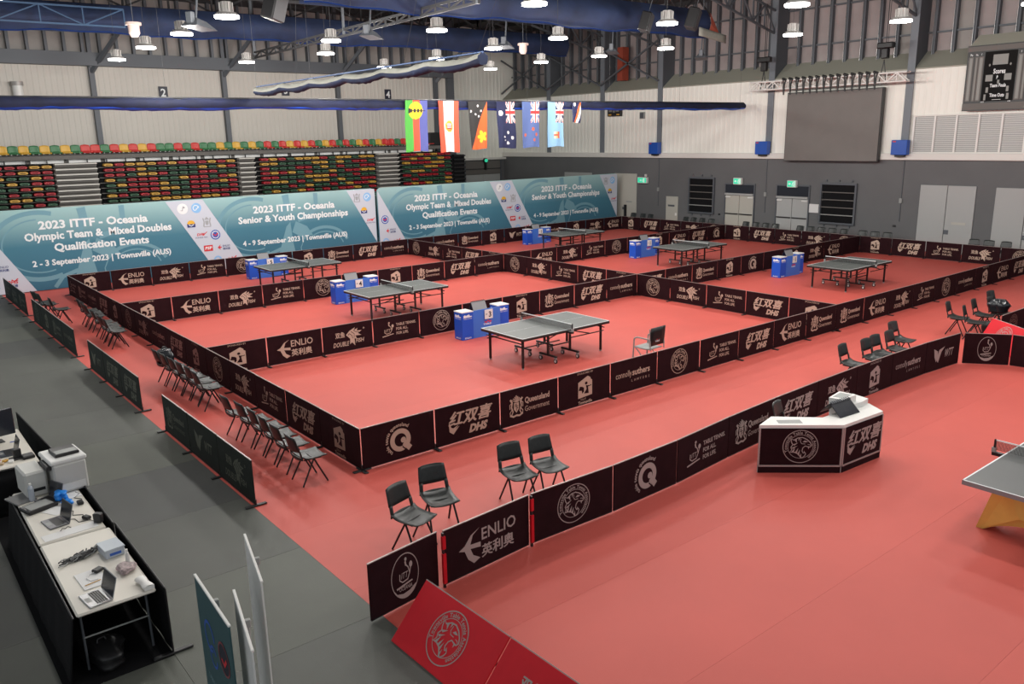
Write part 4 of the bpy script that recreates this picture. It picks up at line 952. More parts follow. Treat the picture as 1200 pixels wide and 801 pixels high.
def row(x, y, axis, seq, desc, group, cl=CLOTH, lm=BEIGE, col='black', jit=.004):
    n = len(seq)
    for i, key in enumerate(seq):
        px, py = (x+i*PL, y) if axis == 'x' else (x, y-i*PL)
        q = rj.uniform(-1, 1)*jit
        L_ = lm[i] if isinstance(lm, (list, tuple)) else lm
        barrier((px+(q if axis == 'y' else 0), py+(q if axis == 'x' else 0), 0), 0 if axis == 'x' else -PI/2, key,
                '%s, %s from %s, %s' % (words(col, key), ORD[i], 'left', desc), group, cl, L_, last=(i == n-1))
G = 'black barriers around the table tennis courts'
def left5(*a): return list(a)
row(0, 0, 'x', ['Q', 'DHS', 'QLD', 'HOU', 'CON', 'TIG', 'TT', 'DHS', 'ENLIO', 'QLD'], 'front of near left court', G)
row(14, 0, 'x', ['QLD', 'ENLIO', 'DF', 'TT', 'TIG', 'CON', 'HOU', 'ENLIO', 'DHS', 'HOU'], 'front of near right court', G)
row(0, 7, 'x', ['HOU', 'ENLIO', 'DF', 'TT', 'TIG', None, 'HOU', 'QLD', 'DHS', 'CON'], 'behind near left court', G)
row(14, 7, 'x', ['DHS', 'CON', 'QLD', 'HOU', 'Q', None, 'HOU', 'DF', 'ENLIO', None], 'behind near right court', G)
row(0, 14, 'x', ['HOU', 'ENLIO', 'DF', 'TT', 'TIG', None, 'HOU', 'QLD', 'DHS', 'CON'], 'behind middle left court', G)
row(14, 14, 'x', [None, 'ENLIO', 'DF', 'TT', 'TIG', None, 'HOU', 'ENLIO', 'DHS', 'Q'], 'behind middle right court', G)
row(0, 21, 'x', ['HOU', 'ENLIO', 'DF', 'TT', 'TIG', None, 'HOU', 'QLD', 'DHS', 'CON'], 'under left printed wall', G)
row(14, 21, 'x', [None, 'CON', 'QLD', 'HOU', 'WTT', None, 'CON', 'HOU', 'DF', 'ENLIO'], 'under right printed wall', G)
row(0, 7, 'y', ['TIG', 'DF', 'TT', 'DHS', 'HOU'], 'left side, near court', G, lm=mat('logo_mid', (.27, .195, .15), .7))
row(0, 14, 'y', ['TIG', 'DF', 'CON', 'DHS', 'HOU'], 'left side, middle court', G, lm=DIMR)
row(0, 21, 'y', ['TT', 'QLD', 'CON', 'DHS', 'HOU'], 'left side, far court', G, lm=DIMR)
for y, d_ in ((7, 'dividing the near courts'), (14, 'dividing the middle courts'), (21, 'dividing the far courts')):
    row(14, y, 'y', ['TIG', 'DF', 'TT', 'DHS', 'HOU'], d_, G)
row(28, 7, 'y', ['HOU', 'DHS', 'TT', 'DF', 'TIG'], 'right end, near court', G)
row(28, 14, 'y', ['HOU', 'DHS', 'TT', 'DF', 'TIG'], 'right end, middle court', G)
row(28, 21, 'y', ['HOU', 'DHS', 'TT', 'DF', 'TIG'], 'right end, far court', G)
# green-black barriers along the grey floor (seen from the grey side)
G2 = 'dark green barriers between the grey and the red floor'
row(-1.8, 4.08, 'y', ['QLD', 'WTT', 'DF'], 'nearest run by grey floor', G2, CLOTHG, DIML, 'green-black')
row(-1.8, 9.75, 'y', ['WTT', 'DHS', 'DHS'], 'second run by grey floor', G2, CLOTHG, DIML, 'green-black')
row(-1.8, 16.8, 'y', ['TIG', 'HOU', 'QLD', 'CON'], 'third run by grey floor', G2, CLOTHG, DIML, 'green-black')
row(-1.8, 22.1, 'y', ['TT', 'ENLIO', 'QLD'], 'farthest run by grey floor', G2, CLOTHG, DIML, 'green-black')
# show court in the foreground
G3 = 'black barriers around the show court'
pts = [(-2.02, -3.82), (-.98, -3.72), (.44, -3.62), (1.90, -3.66), (3.30, -3.62), (4.70, -3.50), (6.10, -3.42), (7.50, -3.38), (8.90, -3.36), (10.28, -3.36), (11.66, -3.40)]
keys = ['OCE', 'ENLIO', 'TIG', 'Q', 'TT', 'QLD', 'DHS', 'DF', 'HOU', 'CON', 'WTT']
for i, (p, key) in enumerate(zip(pts, keys)):
    nx_ = pts[i+1] if i+1 < len(pts) else (13.04, -3.50)
    a = math.atan2(nx_[1]-p[1], nx_[0]-p[0]); LN = math.hypot(nx_[0]-p[0], nx_[1]-p[1])
    if i == 0: a = math.atan2(.14, 1.04)
    t = barrier(p, a, key, '%s, %s from left, long show court front' % (words('black', key), ORD[i]), G3, CLOTH, GREYL, feet=False)
    t.scale = (.72 if i == 0 else (LN-(.03 if i < 2 else .004))/1.385, 1, 1)
# red strap posts at the first two joints
for j, (x, y, de) in enumerate(((-.985, -3.75, 'red padded post between the ringed figure and swallow E barriers'), (.43, -3.66, 'red padded post between the swallow E and tiger badge barriers'))):
    t = thing('joint_post', de, 'post', (x, y, 0)); obj('pad', MB().box(-.022, .022, -.025, .012, .06, .44, REDB).box(-.022, .022, -.025, .012, .5, .66, REDB), t); obj('post', MB().box(-.012, .012, -.012, .02, 0, .70, BLACK), t)
pts2 = [(13.10, -3.56), (13.66, -4.32), (13.85, -5.7), (13.9, -7.1), (13.9, -8.5)]
for i in range(4):
    p, q_ = pts2[i], pts2[i+1]; a = math.atan2(q_[1]-p[1], q_[0]-p[0])
    key = ['OCE', None, None, None][i]
    t = barrier(p, a, key, '%s, %s from show court far corner' % (words('black', key), ORD[i]), G3, CLOTH, GREYL, feet=False)
    if i == 0: t.scale = (.944/1.4*1.0, 1, 1)
# leaning red boards
RB = cached('red_board', lambda: MB().box(.006, PL-.006, -.012, .012, 0, .71, REDB, bev=.006).box(.006, PL-.006, -.010, .010, .705, .716, RAILHL))
def redboard(p, ang, lean, key, label, lm=GREYL):
    t = bpy.data.objects.new('leaning_board', None); COL.objects.link(t); tag(t, label, 'barrier', 'leaning red boards')
    t.matrix_world = Matrix.Translation(p) @ Matrix.Rotation(ang, 4, 'Z') @ Matrix.Rotation(-lean, 4, 'X')
    obj('board', RB, t)
    if key: obj('logo', logo_mesh(key, lm, REDB, 1.0), t, (PL/2, -.0135, .36))
    for x in (.1, PL-.1):
        L_ = .71*.8; tt_ = MB().bar((x, .012, L_), (x, .012+L_*math.tan(lean)*.0+.02, L_), .01, BLACK, 4)
    v = Matrix.Rotation(lean, 4, 'X') @ Vector((0, 0, -1))
    obj('prop', MB().bar((.15, .014, .6), (.15, .014+v.y*.6*math.cos(lean), .6+v.z*.6*math.cos(lean)+.0), .012, BLACK, 5).bar((PL-.15, .014, .6), (PL-.15, .014+v.y*.6*math.cos(lean), .6+v.z*.6*math.cos(lean)), .012, BLACK, 5), t)
    return t
redboard((-2.02, -4.26, .012), -PI/2+.02, .74, 'TIG', 'red leaning board with tiger badge at the near corner of the show court')
redboard((-1.99, -5.665, .012), -PI/2+.02, .74, 'DF', 'red leaning board with fish emblem cut off by the bottom edge')
redboard((15.15, -3.04, .012), -2.21, .5, 'TIG', 'red leaning board with round badge in the walkway behind the show court')
redboard((14.31, -4.17, .012), -2.21, .5, None, 'plain red leaning board right of the badge board')
for i, (p, a) in enumerate((((14.5, -2.35, 0), .03), ((15.92, -2.32, 0), .03), ((17.34, -2.28, 0), .03))):
    pass
for i in range(4):
    x = 15.52+i*1.41
    barrier((x, -3.40, 0), .0, ['TIG', 'HOU', 'DHS', 'QLD'][i], '%s, %s from left, behind far red boards' % (words('black', ['TIG', 'HOU', 'DHS', 'QLD'][i]), ORD[i]), G3, CLOTH, DIMR, feet=False)

# ================================================================== CLUB TABLES
def table_meshes():
    D = {}
    b = MB(); b.box(0, 1.362, 0, 1.525, .738, .760, TTOP); D['half'] = b.mesh('tabletop')
    b = MB(); w_ = .02
    b.box(0, w_, 0, 1.525, .7602, .7610, TXTW).box(0, 1.362, 0, w_, .7602, .7610, TXTW).box(0, 1.362, 1.525-w_, 1.525, .7602, .7610, TXTW).box(0, 1.362, .761, .764, .7602, .7608, TXTW); D['lines'] = b.mesh('lines')
    b = MB(); b.box(.0, 1.362, .0, .022, .695, .738, BLACKM).box(.0, 1.362, 1.503, 1.525, .695, .738, BLACKM).box(.0, .022, .02, 1.505, .695, .738, BLACKM).box(1.34, 1.362, .02, 1.505, .70, .738, BLACKM); D['apron'] = b.mesh('apron')
    b = MB(); b.box(-.025, .025, -.025, .025, .03, .72, BLACKM, bev=.006); b.cyl((0, 0), .028, 0, .035, GREYP, 10); D['leg'] = b.mesh('leg')
    b = MB()
    b.bar((.1, .08, .60), (.1, 1.445, .60), .016, BLACKM, 6).bar((.10, .10, .52), (1.2, .10, .52), .014, BLACKM, 6).bar((.10, 1.42, .52), (1.2, 1.42, .52), .014, BLACKM, 6)
    b.bar((.55, .10, .52), (1.20, .10, .70), .014, BLACKM, 6).bar((.55, 1.42, .52), (1.20, 1.42, .70), .014, BLACKM, 6); D['brace'] = b.mesh('brace')
    # trolley: upright + foot bar with two castors
    b = MB(); b.box(-.022, .022, -.022, .022, .14, .72, BLACKM).box(-.03, .03, -.30, .30, .14, .18, BLACKM, bev=.008); D['trolley'] = b.mesh('trolley_foot')
    b = MB(); b.bar((-.014, 0, .055), (.014, 0, .055), .055, BLACK, 16).bar((-.016, 0, .055), (.016, 0, .055), .032, WHITEP, 12).box(-.022, .022, -.03, .03, .10, .145, GREYP); D['castor'] = b.mesh('castor')
    b = MB(); b.bar((-.30, 0, .36), (.30, 0, .36), .016, BLACKM, 6); D['link'] = b.mesh('link_bar')
    return D
TM = table_meshes()
NETM = bpy.data.materials.new('net_mesh'); NETM.use_nodes = True
_nt = NETM.node_tree; _b = _nt.nodes['Principled BSDF']; _b.inputs['Base Color'].default_value = (.02, .02, .022, 1); _b.inputs['Roughness'].default_value = .8
_tc = _nt.nodes.new('ShaderNodeTexCoord'); _sp = _nt.nodes.new('ShaderNodeSeparateXYZ'); _nt.links.new(_tc.outputs['Object'], _sp.inputs[0])
def _saw(sock):
    m1 = _nt.nodes.new('ShaderNodeMath'); m1.operation = 'MULTIPLY'; m1.inputs[1].default_value = 70; _nt.links.new(sock, m1.inputs[0])
    m2 = _nt.nodes.new('ShaderNodeMath'); m2.operation = 'FRACT'; _nt.links.new(m1.outputs[0], m2.inputs[0])
    m3 = _nt.nodes.new('ShaderNodeMath'); m3.operation = 'LESS_THAN'; m3.inputs[1].default_value = .22; _nt.links.new(m2.outputs[0], m3.inputs[0]); return m3.outputs[0]
_mx = _nt.nodes.new('ShaderNodeMath'); _mx.operation = 'MAXIMUM'; _nt.links.new(_saw(_sp.outputs[1]), _mx.inputs[0]); _nt.links.new(_saw(_sp.outputs[2]), _mx.inputs[1])
_nt.links.new(_mx.outputs[0], _b.inputs['Alpha'])
def net(parent_loc, label, grp='table tennis nets'):
    n = thing('table_net', label, 'net', parent_loc, 0, grp)
    obj('netting', cached('netting', lambda: MB().box(-.002, .002, -.15, 1.675, .765, .905, NETM)), n)
    obj('top_tape', cached('tape', lambda: MB().box(-.006, .006, -.15, 1.675, .900, .916, TXTW)), n)
    pm = cached('netpost', lambda: MB().box(-.012, .012, -.012, .012, .70, .92, BLACKM, bev=.004).box(-.03, .03, -.02, .19, .69, .735, BLACKM).box(-.022, .022, -.03, .02, .735, .80, GREYP))
    obj('net_post', pm, n, (0, -.152, 0)); obj('net_post', pm, n, (0, 1.677, 0), rot=(0, 0, PI))
def club_table(x, y, where, jit=0.0):
    t = thing('table_tennis_table', 'grey table tennis table with black legs on ' + where, 'table', (x, y, .001), jit, 'club tables on the six courts')
    for s_ in (0, 1):
        o = (0 if s_ == 0 else 2.74, 0 if s_ == 0 else 1.525, 0); r = 0 if s_ == 0 else PI
        h = obj('tabletop', TM['half'], t, o, r); obj('lines', TM['lines'], h); obj('apron', TM['apron'], t, o, r); obj('brace', TM['brace'], t, o, r)
        for yy in (.16, 1.365):
            q = Matrix.Rotation(r, 3, 'Z') @ Vector((.14, yy, 0)); obj('leg', TM['leg'], t, (o[0]+q.x, o[1]+q.y, 0))
        for yy in (.30, 1.22):
            q = Matrix.Rotation(r, 3, 'Z') @ Vector((1.02, yy, 0)); f_ = obj('trolley_foot', TM['trolley'], t, (o[0]+q.x, o[1]+q.y, 0))
            for s2 in (-.26, .26): obj('castor', TM['castor'], f_, (0, s2, 0))
    for yy in (.30, 1.22): obj('link_bar', TM['link'], t, (1.37, yy, 0))
    net((x+1.37, y, .001), 'net with white tape across the table on ' + where)
CT = [((5.47, 2.58), 'the near left court'), ((5.47, 9.40), 'the middle left court'), ((5.50, 16.35), 'the far left court'), ((19.0, 2.45), 'the near right court'), ((19.05, 9.28), 'the middle right court'), ((19.0, 16.15), 'the far right court')]
for (x, y), wh in CT: club_table(x, y, wh)

# ---- blue umpire boxes
def gradient(): pass
def bluebox_meshes():
    D = {}
    F = Flat(); F.poly([(-.13, .585), (.13, .595), (.14, .62), (.07, .625), (.05, .67), (-.02, .655), (-.05, .635), (-.08, .665), (-.13, .65)], TXTW); F.text('TABLE TENNIS', 0, .545, .035, TXTW, .01, width=.26); F.text('ENLIO', 0, .03, .05, TXTW, .03, width=.2)
    D['print'] = F.mb.mesh('print')
    F = Flat(); F.stroke([(-.09, .40), (-.03, .37), (.02, .42), (.09, .37), (.13, .41)], .035, C_['red']); F.text('TABLE', 0, .31, .06, TXTW, .03, width=.26)
    D['print2'] = F.mb.mesh('print')
    return D
BB = bluebox_meshes()
def umpire_boxes(x, y, num, where):
    G_ = 'blue umpire box sets behind the tables'
    ang = -.02
    t = thing('umpire_desk_box', 'blue cardboard umpire barrier box set on ' + where, 'box', (x, y, .002), ang, G_)
    def tower(x0, x1, y0, y1, nm='side_box'):
        o = obj(nm, MB().box(x0, x1, y0, y1, 0, .72, BLUEB, bev=.006), t)
        obj('lid', MB().box(x0-.004, x1+.004, y0-.004, y1+.004, .72, .745, WHITE), o)
        obj('print', BB['print'], o, ((x0+x1)/2, y0-.001, 0)); obj('print', BB['print'], o, (x0-.001, (y0+y1)/2, 0), -PI/2)
    tower(0, .36, 0, .36); tower(1.25, 1.62, .12, .48)
    p_ = obj('centre_panel', MB().box(.36, 1.25, .02, .05, 0, .735, BLUEP), t); obj('print', BB['print2'], p_, (.82, .019, 0))
    n = thing('number_card', 'white court number card %shung on the blue panel of %s' % ('', where), 'card', (x+.72, y-.02, .47), ang, 'white court number cards')
    obj('card', MB().box(0, .26, -.008, 0, 0, .25, WHITE), n)
    if num:
        F = Flat(); F.text(num, .17, .05, .2, SCREEN, .03); F.disc(.06, .13, .02, C_['grey'], 8); F.poly([(.03, .1), (.09, .12), (.07, .15), (.04, .15)], C_['grey']); obj('numeral', F.mb, n, (0, -.008, 0))
    s = thing('flip_scoreboard', 'grey folding flip scoreboard standing on the umpire boxes of ' + where, 'scoreboard', (x+.62, y+.03, .735), ang, 'flip scoreboards on the umpire boxes')
    obj('front_face', MB().box(-.22, .22, -.006, .006, 0, .24, mat('flip_card_grey', (.24, .25, .26), .5)), s, (0, .0, 0), rot=(-.45, 0, 0)); obj('back_face', MB().box(-.22, .22, -.006, .006, 0, .24, BLACK), s, (0, .21, 0), rot=(.45, 0, 0))
    rg = MB()
    for k in range(9): rg.bar((-.2+k*.05, .07, .215), (-.2+k*.05, .14, .225), .008, SCREEN, 5)
    obj('rings', rg, s)
for (x, y), n_, wh in (((6.20, 5.90), '3', 'the near left court'), ((6.05, 12.62), '4', 'the middle left court'), ((5.95, 19.5), '5', 'the far left court'), ((20.0, 5.62), '1', 'the near right court'), ((20.02, 12.62), '1', 'the middle right court'), ((19.82, 19.5), '1', 'the far right court')):
    umpire_boxes(x, y, n_, wh)
# ---- chairs
def chair_meshes():
    D = {}
    def prof(v):      # seat pan then curve up ; returns y, z ; v 0 front .. 1 back
        return (-.21+.40*v, .435-.025*math.sin(v*PI)+(.03*max(0, v-.85)/.15))
    b = MB(); b.grid(lambda u, v: ((u-.5)*.44*(1-.08*(1-v)), prof(v)[0], prof(v)[1]+.03*(2*u-1)**2-.02*(1-v)**3), 8, 8, SEATP, thick=.014); D['seat'] = b.mesh('seat')
    def back(u, z0, z1, w0, w1):
        return lambda uu, v: ((uu-.5)*(w0+(w1-w0)*v), .19+.10*((z0+(z1-z0)*v)-.44)/.4+.03*(1-(2*uu-1)**2), z0+(z1-z0)*v-.015*(2*uu-1)**4*v-.02*(1-(2*uu-1)**2)*(1-v))
    b = MB(); b.grid(back(0, .575, .815, .41, .37), 8, 5, SEATP, thick=.014)
    b.grid(lambda u, v: (-.215+.05*u+.01*v, .185+.035*v, .44+.15*v), 2, 4, SEATP, thick=.014); b.grid(lambda u, v: (.165+.05*u-.01*v, .185+.035*v, .44+.15*v), 2, 4, SEATP, thick=.014)
    b.grid(back(0, .435, .475, .43, .42), 6, 2, SEATP, thick=.014); D['back'] = b.mesh('backrest')
    b = MB()
    for s_ in (-1, 1): b.bar((s_*.17, -.03, .41), (s_*.20, -.21, .005), .011, BLACKM, 6)
    D['fl'] = None
    D['leg_f'] = MB().bar((0, 0, .41), (.03, -.19, .006), .014, BLACKM, 6).mesh('leg'); D['leg_b'] = MB().bar((0, 0, .41), (.03, .22, .006), .014, BLACKM, 6).mesh('leg')
    D['leg_f2'] = MB().bar((0, 0, .41), (-.03, -.19, .006), .014, BLACKM, 6).mesh('leg'); D['leg_b2'] = MB().bar((0, 0, .41), (-.03, .22, .006), .014, BLACKM, 6).mesh('leg')
    D['bar'] = MB().bar((-.17, 0, .41), (.17, 0, .41), .011, BLACKM, 6).bar((-.17, -.12, .405), (-.17, .16, .415), .011, BLACKM, 6).bar((.17, -.12, .405), (.17, .16, .415), .011, BLACKM, 6).mesh('under_frame')
    return D
CM = chair_meshes()
def chair(x, y, th, label, group):
    t = thing('plastic_chair', label, 'chair', (x, y, .001), th, group)
    obj('seat', CM['seat'], t); obj('backrest', CM['back'], t); obj('under_frame', CM['bar'], t)
    obj('leg', CM['leg_f'], t, (.17, 0, 0)); obj('leg', CM['leg_b'], t, (.17, 0, 0)); obj('leg', CM['leg_f2'], t, (-.17, 0, 0)); obj('leg', CM['leg_b2'], t, (-.17, 0, 0))
    return t
GA = 'black plastic chairs in the walkway before the show court'
for x, y, th, de in ((-.72, -2.70, .28, 'black plastic chair leftmost in the walkway, turned slightly right'), (-.16, -2.46, -.22, 'black plastic chair second from left in the walkway'),
                     (1.16, -2.52, -.14, 'black plastic chair, left one of the touching pair in the walkway'), (1.68, -2.60, -.14, 'black plastic chair, right one of the touching pair in the walkway'),
                     (9.93, -2.75, .08, 'black plastic chair standing alone, left of the middle walkway chairs'), (10.67, -2.84, .0, 'black plastic chair at left of the overlapping middle pair'), (11.13, -2.80, -.05, 'black plastic chair at right of the overlapping middle pair'),
                     (11.72, -2.82, .0, 'black plastic chair just in front of the last middle chair'), (12.62, -2.44, -.05, 'black plastic chair rightmost and farthest back of the middle group'),
                     (15.85, -2.28, .15, 'black plastic chair leftmost of the far right walkway group'), (15.62, -2.78, .25, 'black plastic chair in front, half hidden behind the corner barrier'), (16.62, -2.58, .12, 'black plastic chair second in the far right walkway group'),
                     (17.2, -2.74, .0, 'black plastic chair carrying a shiny black bag'), (18.05, -2.40, -.1, 'black plastic chair behind the one with the black bag')):
    chair(x, y, th, de, GA)
GL = 'black plastic chairs lined up left of the courts'
ls = [(-.78, .22), (-.76, .85), (-.74, 1.37), (-.73, 1.86), (-.75, 2.36), (-.80, 2.92)]
for i, (x, y) in enumerate(ls): chair(x, y, PI/2+rj.uniform(-.05, .05), 'black plastic chair, %s from the camera in the nearest row left of near court' % ORD[i], GL)
ls = [(-.66, 4.89), (-.64, 5.38), (-.66, 5.85), (-.68, 6.3), (-.70, 6.8), (-.72, 7.28)]
for i, (x, y) in enumerate(ls): chair(x, y, PI/2+rj.uniform(-.05, .05), 'black plastic chair, %s from the camera in the second row of chairs' % ORD[i], GL)
ls = [(-.72, 11.60), (-.72, 12.07), (-.66, 12.54), (-.68, 13.04), (-.64, 14.1), (-.60, 14.6), (-.6, 15.1)]
for i, (x, y) in enumerate(ls): chair(x, y, PI/2+rj.uniform(-.08, .08), 'black plastic chair, %s from the camera in the third row of chairs' % ORD[i], GL)
for i, (x, y) in enumerate([(-1.18, 15.95), (-1.3, 17.1), (-1.35, 17.6)]): chair(x, y, PI/2+.1*i, 'black plastic chair, %s in the farthest left group beside the third green barriers' % ORD[i], GL)
GW = 'grey-black chairs along the right wall behind the courts'
ww = [21.0, 20.3, 19.75, 17.3, 16.75, 16.2, 15.6, 13.5, 12.9, 12.35, 11.8, 10.5, 9.95, 9.4, 8.85, 8.3, 7.4, 6.85, 6.3, 2.75, 2.2, 1.6]
for i, y in enumerate(ww): chair(28.72, y, PI/2*3+rj.uniform(-.1, .1), 'black chair against the grey wall, %s counted from the far corner' % ORD[i], GW)
# bags
def blob(name, label, cat, loc, sx, sy, sz, m, seed, rz=0, n=12, strap=False, sharp=.18):
    rr = random.Random(seed); ph = [rr.uniform(0, 6) for _ in range(5)]
    def f(u, v):
        a = 2*PI*u; e = PI*(v-.5); k = 1+sharp*math.sin(3*a+ph[0])*math.cos(e)+sharp*.7*math.sin(5*a+4*v+ph[1])+sharp*.5*math.sin(7*v*3+ph[2])
        ce = abs(math.cos(e))**.6; se = math.copysign(abs(math.sin(e))**.7, math.sin(e))
        return (sx*ce*math.cos(a)*k, sy*ce*math.sin(a)*k, sz*(.5+.5*se))
    t = thing(name, label, cat, loc, rz); obj('body', MB().grid(f, 2*n, n, m), t)
    if strap: obj('strap', MB().tube([(-sx*.3, 0, sz*.9), (-sx*.2, .02, sz*1.12), (sx*.2, .02, sz*1.12), (sx*.3, 0, sz*.9)], .012, BLACK, 6), t)
    return t
SHINY = mat('shiny_black_bag', (.012, .014, .018), .22)
blob('backpack', 'dark backpack on the floor behind the corner of the show court', 'bag', (16.05, -3.02, 0), .16, .2, .42, BLACK, 3, strap=True)
blob('plastic_bag', 'shiny black bag slumped over a far right walkway chair', 'bag', (17.15, -2.72, .43), .24, .22, .36, SHINY, 4)
blob('backpack', 'dark bag on the farthest chair of the second left row', 'bag', (-.78, 7.3, .43), .17, .2, .34, SHINY, 6, strap=True)
# umpire chair
UCX, UCY = 8.0, 1.15
t = thing('folding_umpire_chair', 'metal framed umpire armchair with black back panel beside the near left table', 'chair', (UCX, UCY, .002), PI+.05)
b = MB()
obj('seat', MB().grid(lambda u, v: ((u-.5)*.44, -.22+.44*v, .43-.015*math.sin(v*PI)), 4, 4, GREYP, thick=.02), t)
obj('backrest', MB().grid(lambda u, v: ((u-.5)*.50, .23+.04*v, .50+.42*v), 4, 4, BLACK, thick=.02), t)
F = Flat(); F.stroke([(-.06, .1), (0, .07), (.03, .12), (.09, .08)], .03, C_['red']); F.text('TABLE', 0, .02, .05, TXTW, .02, width=.16); obj('back_print', F.mb, t, (0, .262, .56), PI)
for s_ in (-1, 1):
    obj('arm_frame', MB().tube([(s_*.25, -.24, .005), (s_*.25, -.20, .62), (s_*.25, -.12, .66), (s_*.25, .22, .66), (s_*.25, .26, .5)], .019, GREYP, 6), t)
    obj('leg', MB().bar((s_*.22, -.2, .42), (s_*.24, .28, .005), .013, GREYP, 6).bar((s_*.25, .24, .9), (s_*.24, .26, .4), .013, GREYP, 6), t)

# ================================================================== SHOW COURT: umpire desk and table
A, B_, C2, D2, E2, G2_, F2 = (4.58, -4.15), (5.52, -5.00), (6.56, -5.07), (6.77, -4.72), (6.10, -4.62), (5.60, -4.60), (5.05, -4.04)
t = thing('umpire_desk', 'angled black and white umpire desk with tiger badge on the show court', 'desk', (0, 0, .001))
obj('body', MB().prism([A, B_, C2, D2, E2, G2_, F2], .0, .73, WHITEP), t)
def off(p, q, d):
    v = Vector((q[0]-p[0], q[1]-p[1])).normalized(); n = Vector((v.y, -v.x)); return n*d
b = MB(); b.prism([A, B_, C2, D2, E2, G2_, F2], .73, .772, WHITE); obj('worktop', b, t)
def facing(p, q, key, nm):
    a = math.atan2(q[1]-p[1], q[0]-p[0]); L_ = math.hypot(q[0]-p[0], q[1]-p[1])
    o = obj(nm, MB().box(.03, L_-.03, -.012, .0, .13, .72, CLOTH), t, (p[0], p[1], 0), a)
    obj('kick_board', MB().box(.01, L_-.01, -.016, .0, .0, .10, CLOTH), t, (p[0], p[1], 0), a)
    TRM = mat('aluminium_trim', (.42, .41, .40), .4, .4)
    obj('edge_trim', MB().box(.0, L_, -.018, .0, .10, .125, TRM).box(.0, .025, -.018, .0, .10, .73, TRM).box(L_-.025, L_, -.018, 0, .10, .73, TRM), t, (p[0], p[1], 0), a)
    obj('logo', logo_mesh(key, GREYL, CLOTH, .98), o, (L_/2+.0, -.0135, .43))
facing(A, B_, 'TIG', 'left_front_panel'); facing(B_, C2, 'DHS', 'right_front_panel')
b = MB(); b.prism([(6.10, -4.70), (6.52, -4.74), (6.74, -4.72), (6.80, -4.42), (6.40, -4.38), (6.02, -4.46)], .0, .86, WHITEP); b.prism([(6.06, -4.64), (6.46, -4.66), (6.44, -4.38), (6.02, -4.44)], .86, .97, WHITE); obj('raised_bin', b, t)
obj('bin_opening', MB().prism([(6.12, -4.60), (6.40, -4.62), (6.38, -4.43), (6.10, -4.46)], .968, .973, GREYP), t)
obj('bin_opening', MB().prism([(4.86, -4.30), (5.14, -4.54), (5.24, -4.42), (4.96, -4.19)], .770, .774, GREYP), t)
s = thing('flip_scoreboard', 'dark flip scoreboard propped on the corner of the show court umpire desk', 'scoreboard', (6.0, -4.83, .774), -.10)
obj('front_face', MB().box(-.24, .24, -.008, .008, 0, .28, SCREEN), s, rot=(-.85, 0, 0)); obj('back_face', MB().box(-.24, .24, -.006, .006, 0, .24, BLACK), s, (0, .38, 0), rot=(.75, 0, 0))
rg = MB()
for k in range(10): rg.bar((-.22+k*.049, .17, .19), (-.22+k*.049, .23, .20), .01, STEELG, 5)
obj('rings', rg, s)
F = Flat(); F.stroke([(.02, .06), (.07, .04), (.13, .09)], .03, C_['red']); F.text('TABLE', .08, .02, .03, TXTW, .0); obj('print', F.mb, s.children[0], (0, -.009, 0))
chair(5.72, -4.02, .25, 'dark chair tucked behind the show court umpire desk', GA)
# show table
t = thing('show_table', 'large grey show table with golden arched legs at the right edge', 'table', (4.77, -8.555, .001), 0)
tp = obj('tabletop', MB().box(0, 2.74, 0, 1.525, .70, .76, mat('table_edge_grey', (.23, .23, .24), .4)).box(.006, 2.734, .006, 1.519, .7595, .7605, TTOPD), t)
b = MB(); w_ = .02
b.box(0, w_, 0, 1.525, .7606, .7614, TXTW).box(2.72, 2.74, 0, 1.525, .7606, .7614, TXTW).box(0, 2.74, 0, w_, .7606, .7614, TXTW).box(0, 2.74, 1.505, 1.525, .7606, .7614, TXTW).box(0, 2.74, .761, .764, .7606, .7612, TXTW); obj('lines', b, tp)
def arch(x0, x1, sgn):
    b = MB(); prof = [(-.685, 0), (-.60, 0)] + [(-.60+.12+.0+1.0*k/10*.96*1.0, 0) for k in range(0)]
    inner = [(-.60+1.20*k/12, .20*math.sin(PI*k/12)**.8) for k in range(13)]
    poly = [(-.685, 0)] + inner + [(.685, 0), (.50, .70), (-.50, .70)]
    n = len(poly); vs = [(x0, y, z) for y, z in poly]+[(x1, y, z) for y, z in poly]
    b.add(vs, [tuple(range(n)), tuple(range(2*n-1, n-1, -1))]+[(k+n, (k+1) % n+n, (k+1) % n, k) for k in range(n)], GOLD)
    xm = x0-.05*sgn if sgn > 0 else x1+.05
    p = [(x0 if sgn > 0 else x1, -.60, .02), (x0 if sgn > 0 else x1, .60, .02), (x0 if sgn > 0 else x1, .36, .66), (x0 if sgn > 0 else x1, -.36, .66), (xm, -.18, .30), (xm, .18, .30)]
    b.add(p, [(0, 3, 4), (2, 1, 5), (3, 2, 5, 4)] if sgn > 0 else [(4, 3, 0), (5, 1, 2), (4, 5, 2, 3)], GOLD)
    return b
obj('arched_leg', arch(.42, .66, 1), t, (0, .7625, 0)); obj('arched_leg', arch(2.08, 2.32, -1), t, (0, .7625, 0)); obj('beam', MB().box(.6, 2.1, .66, .86, .42, .66, GOLD, bev=.03), t)
obj('badge', MB().box(.40, .42, .70, .90, .50, .56, SCREEN), t)
net((4.77+1.37, -8.555, .001), 'net across the grey show table with golden legs', 'show court net')

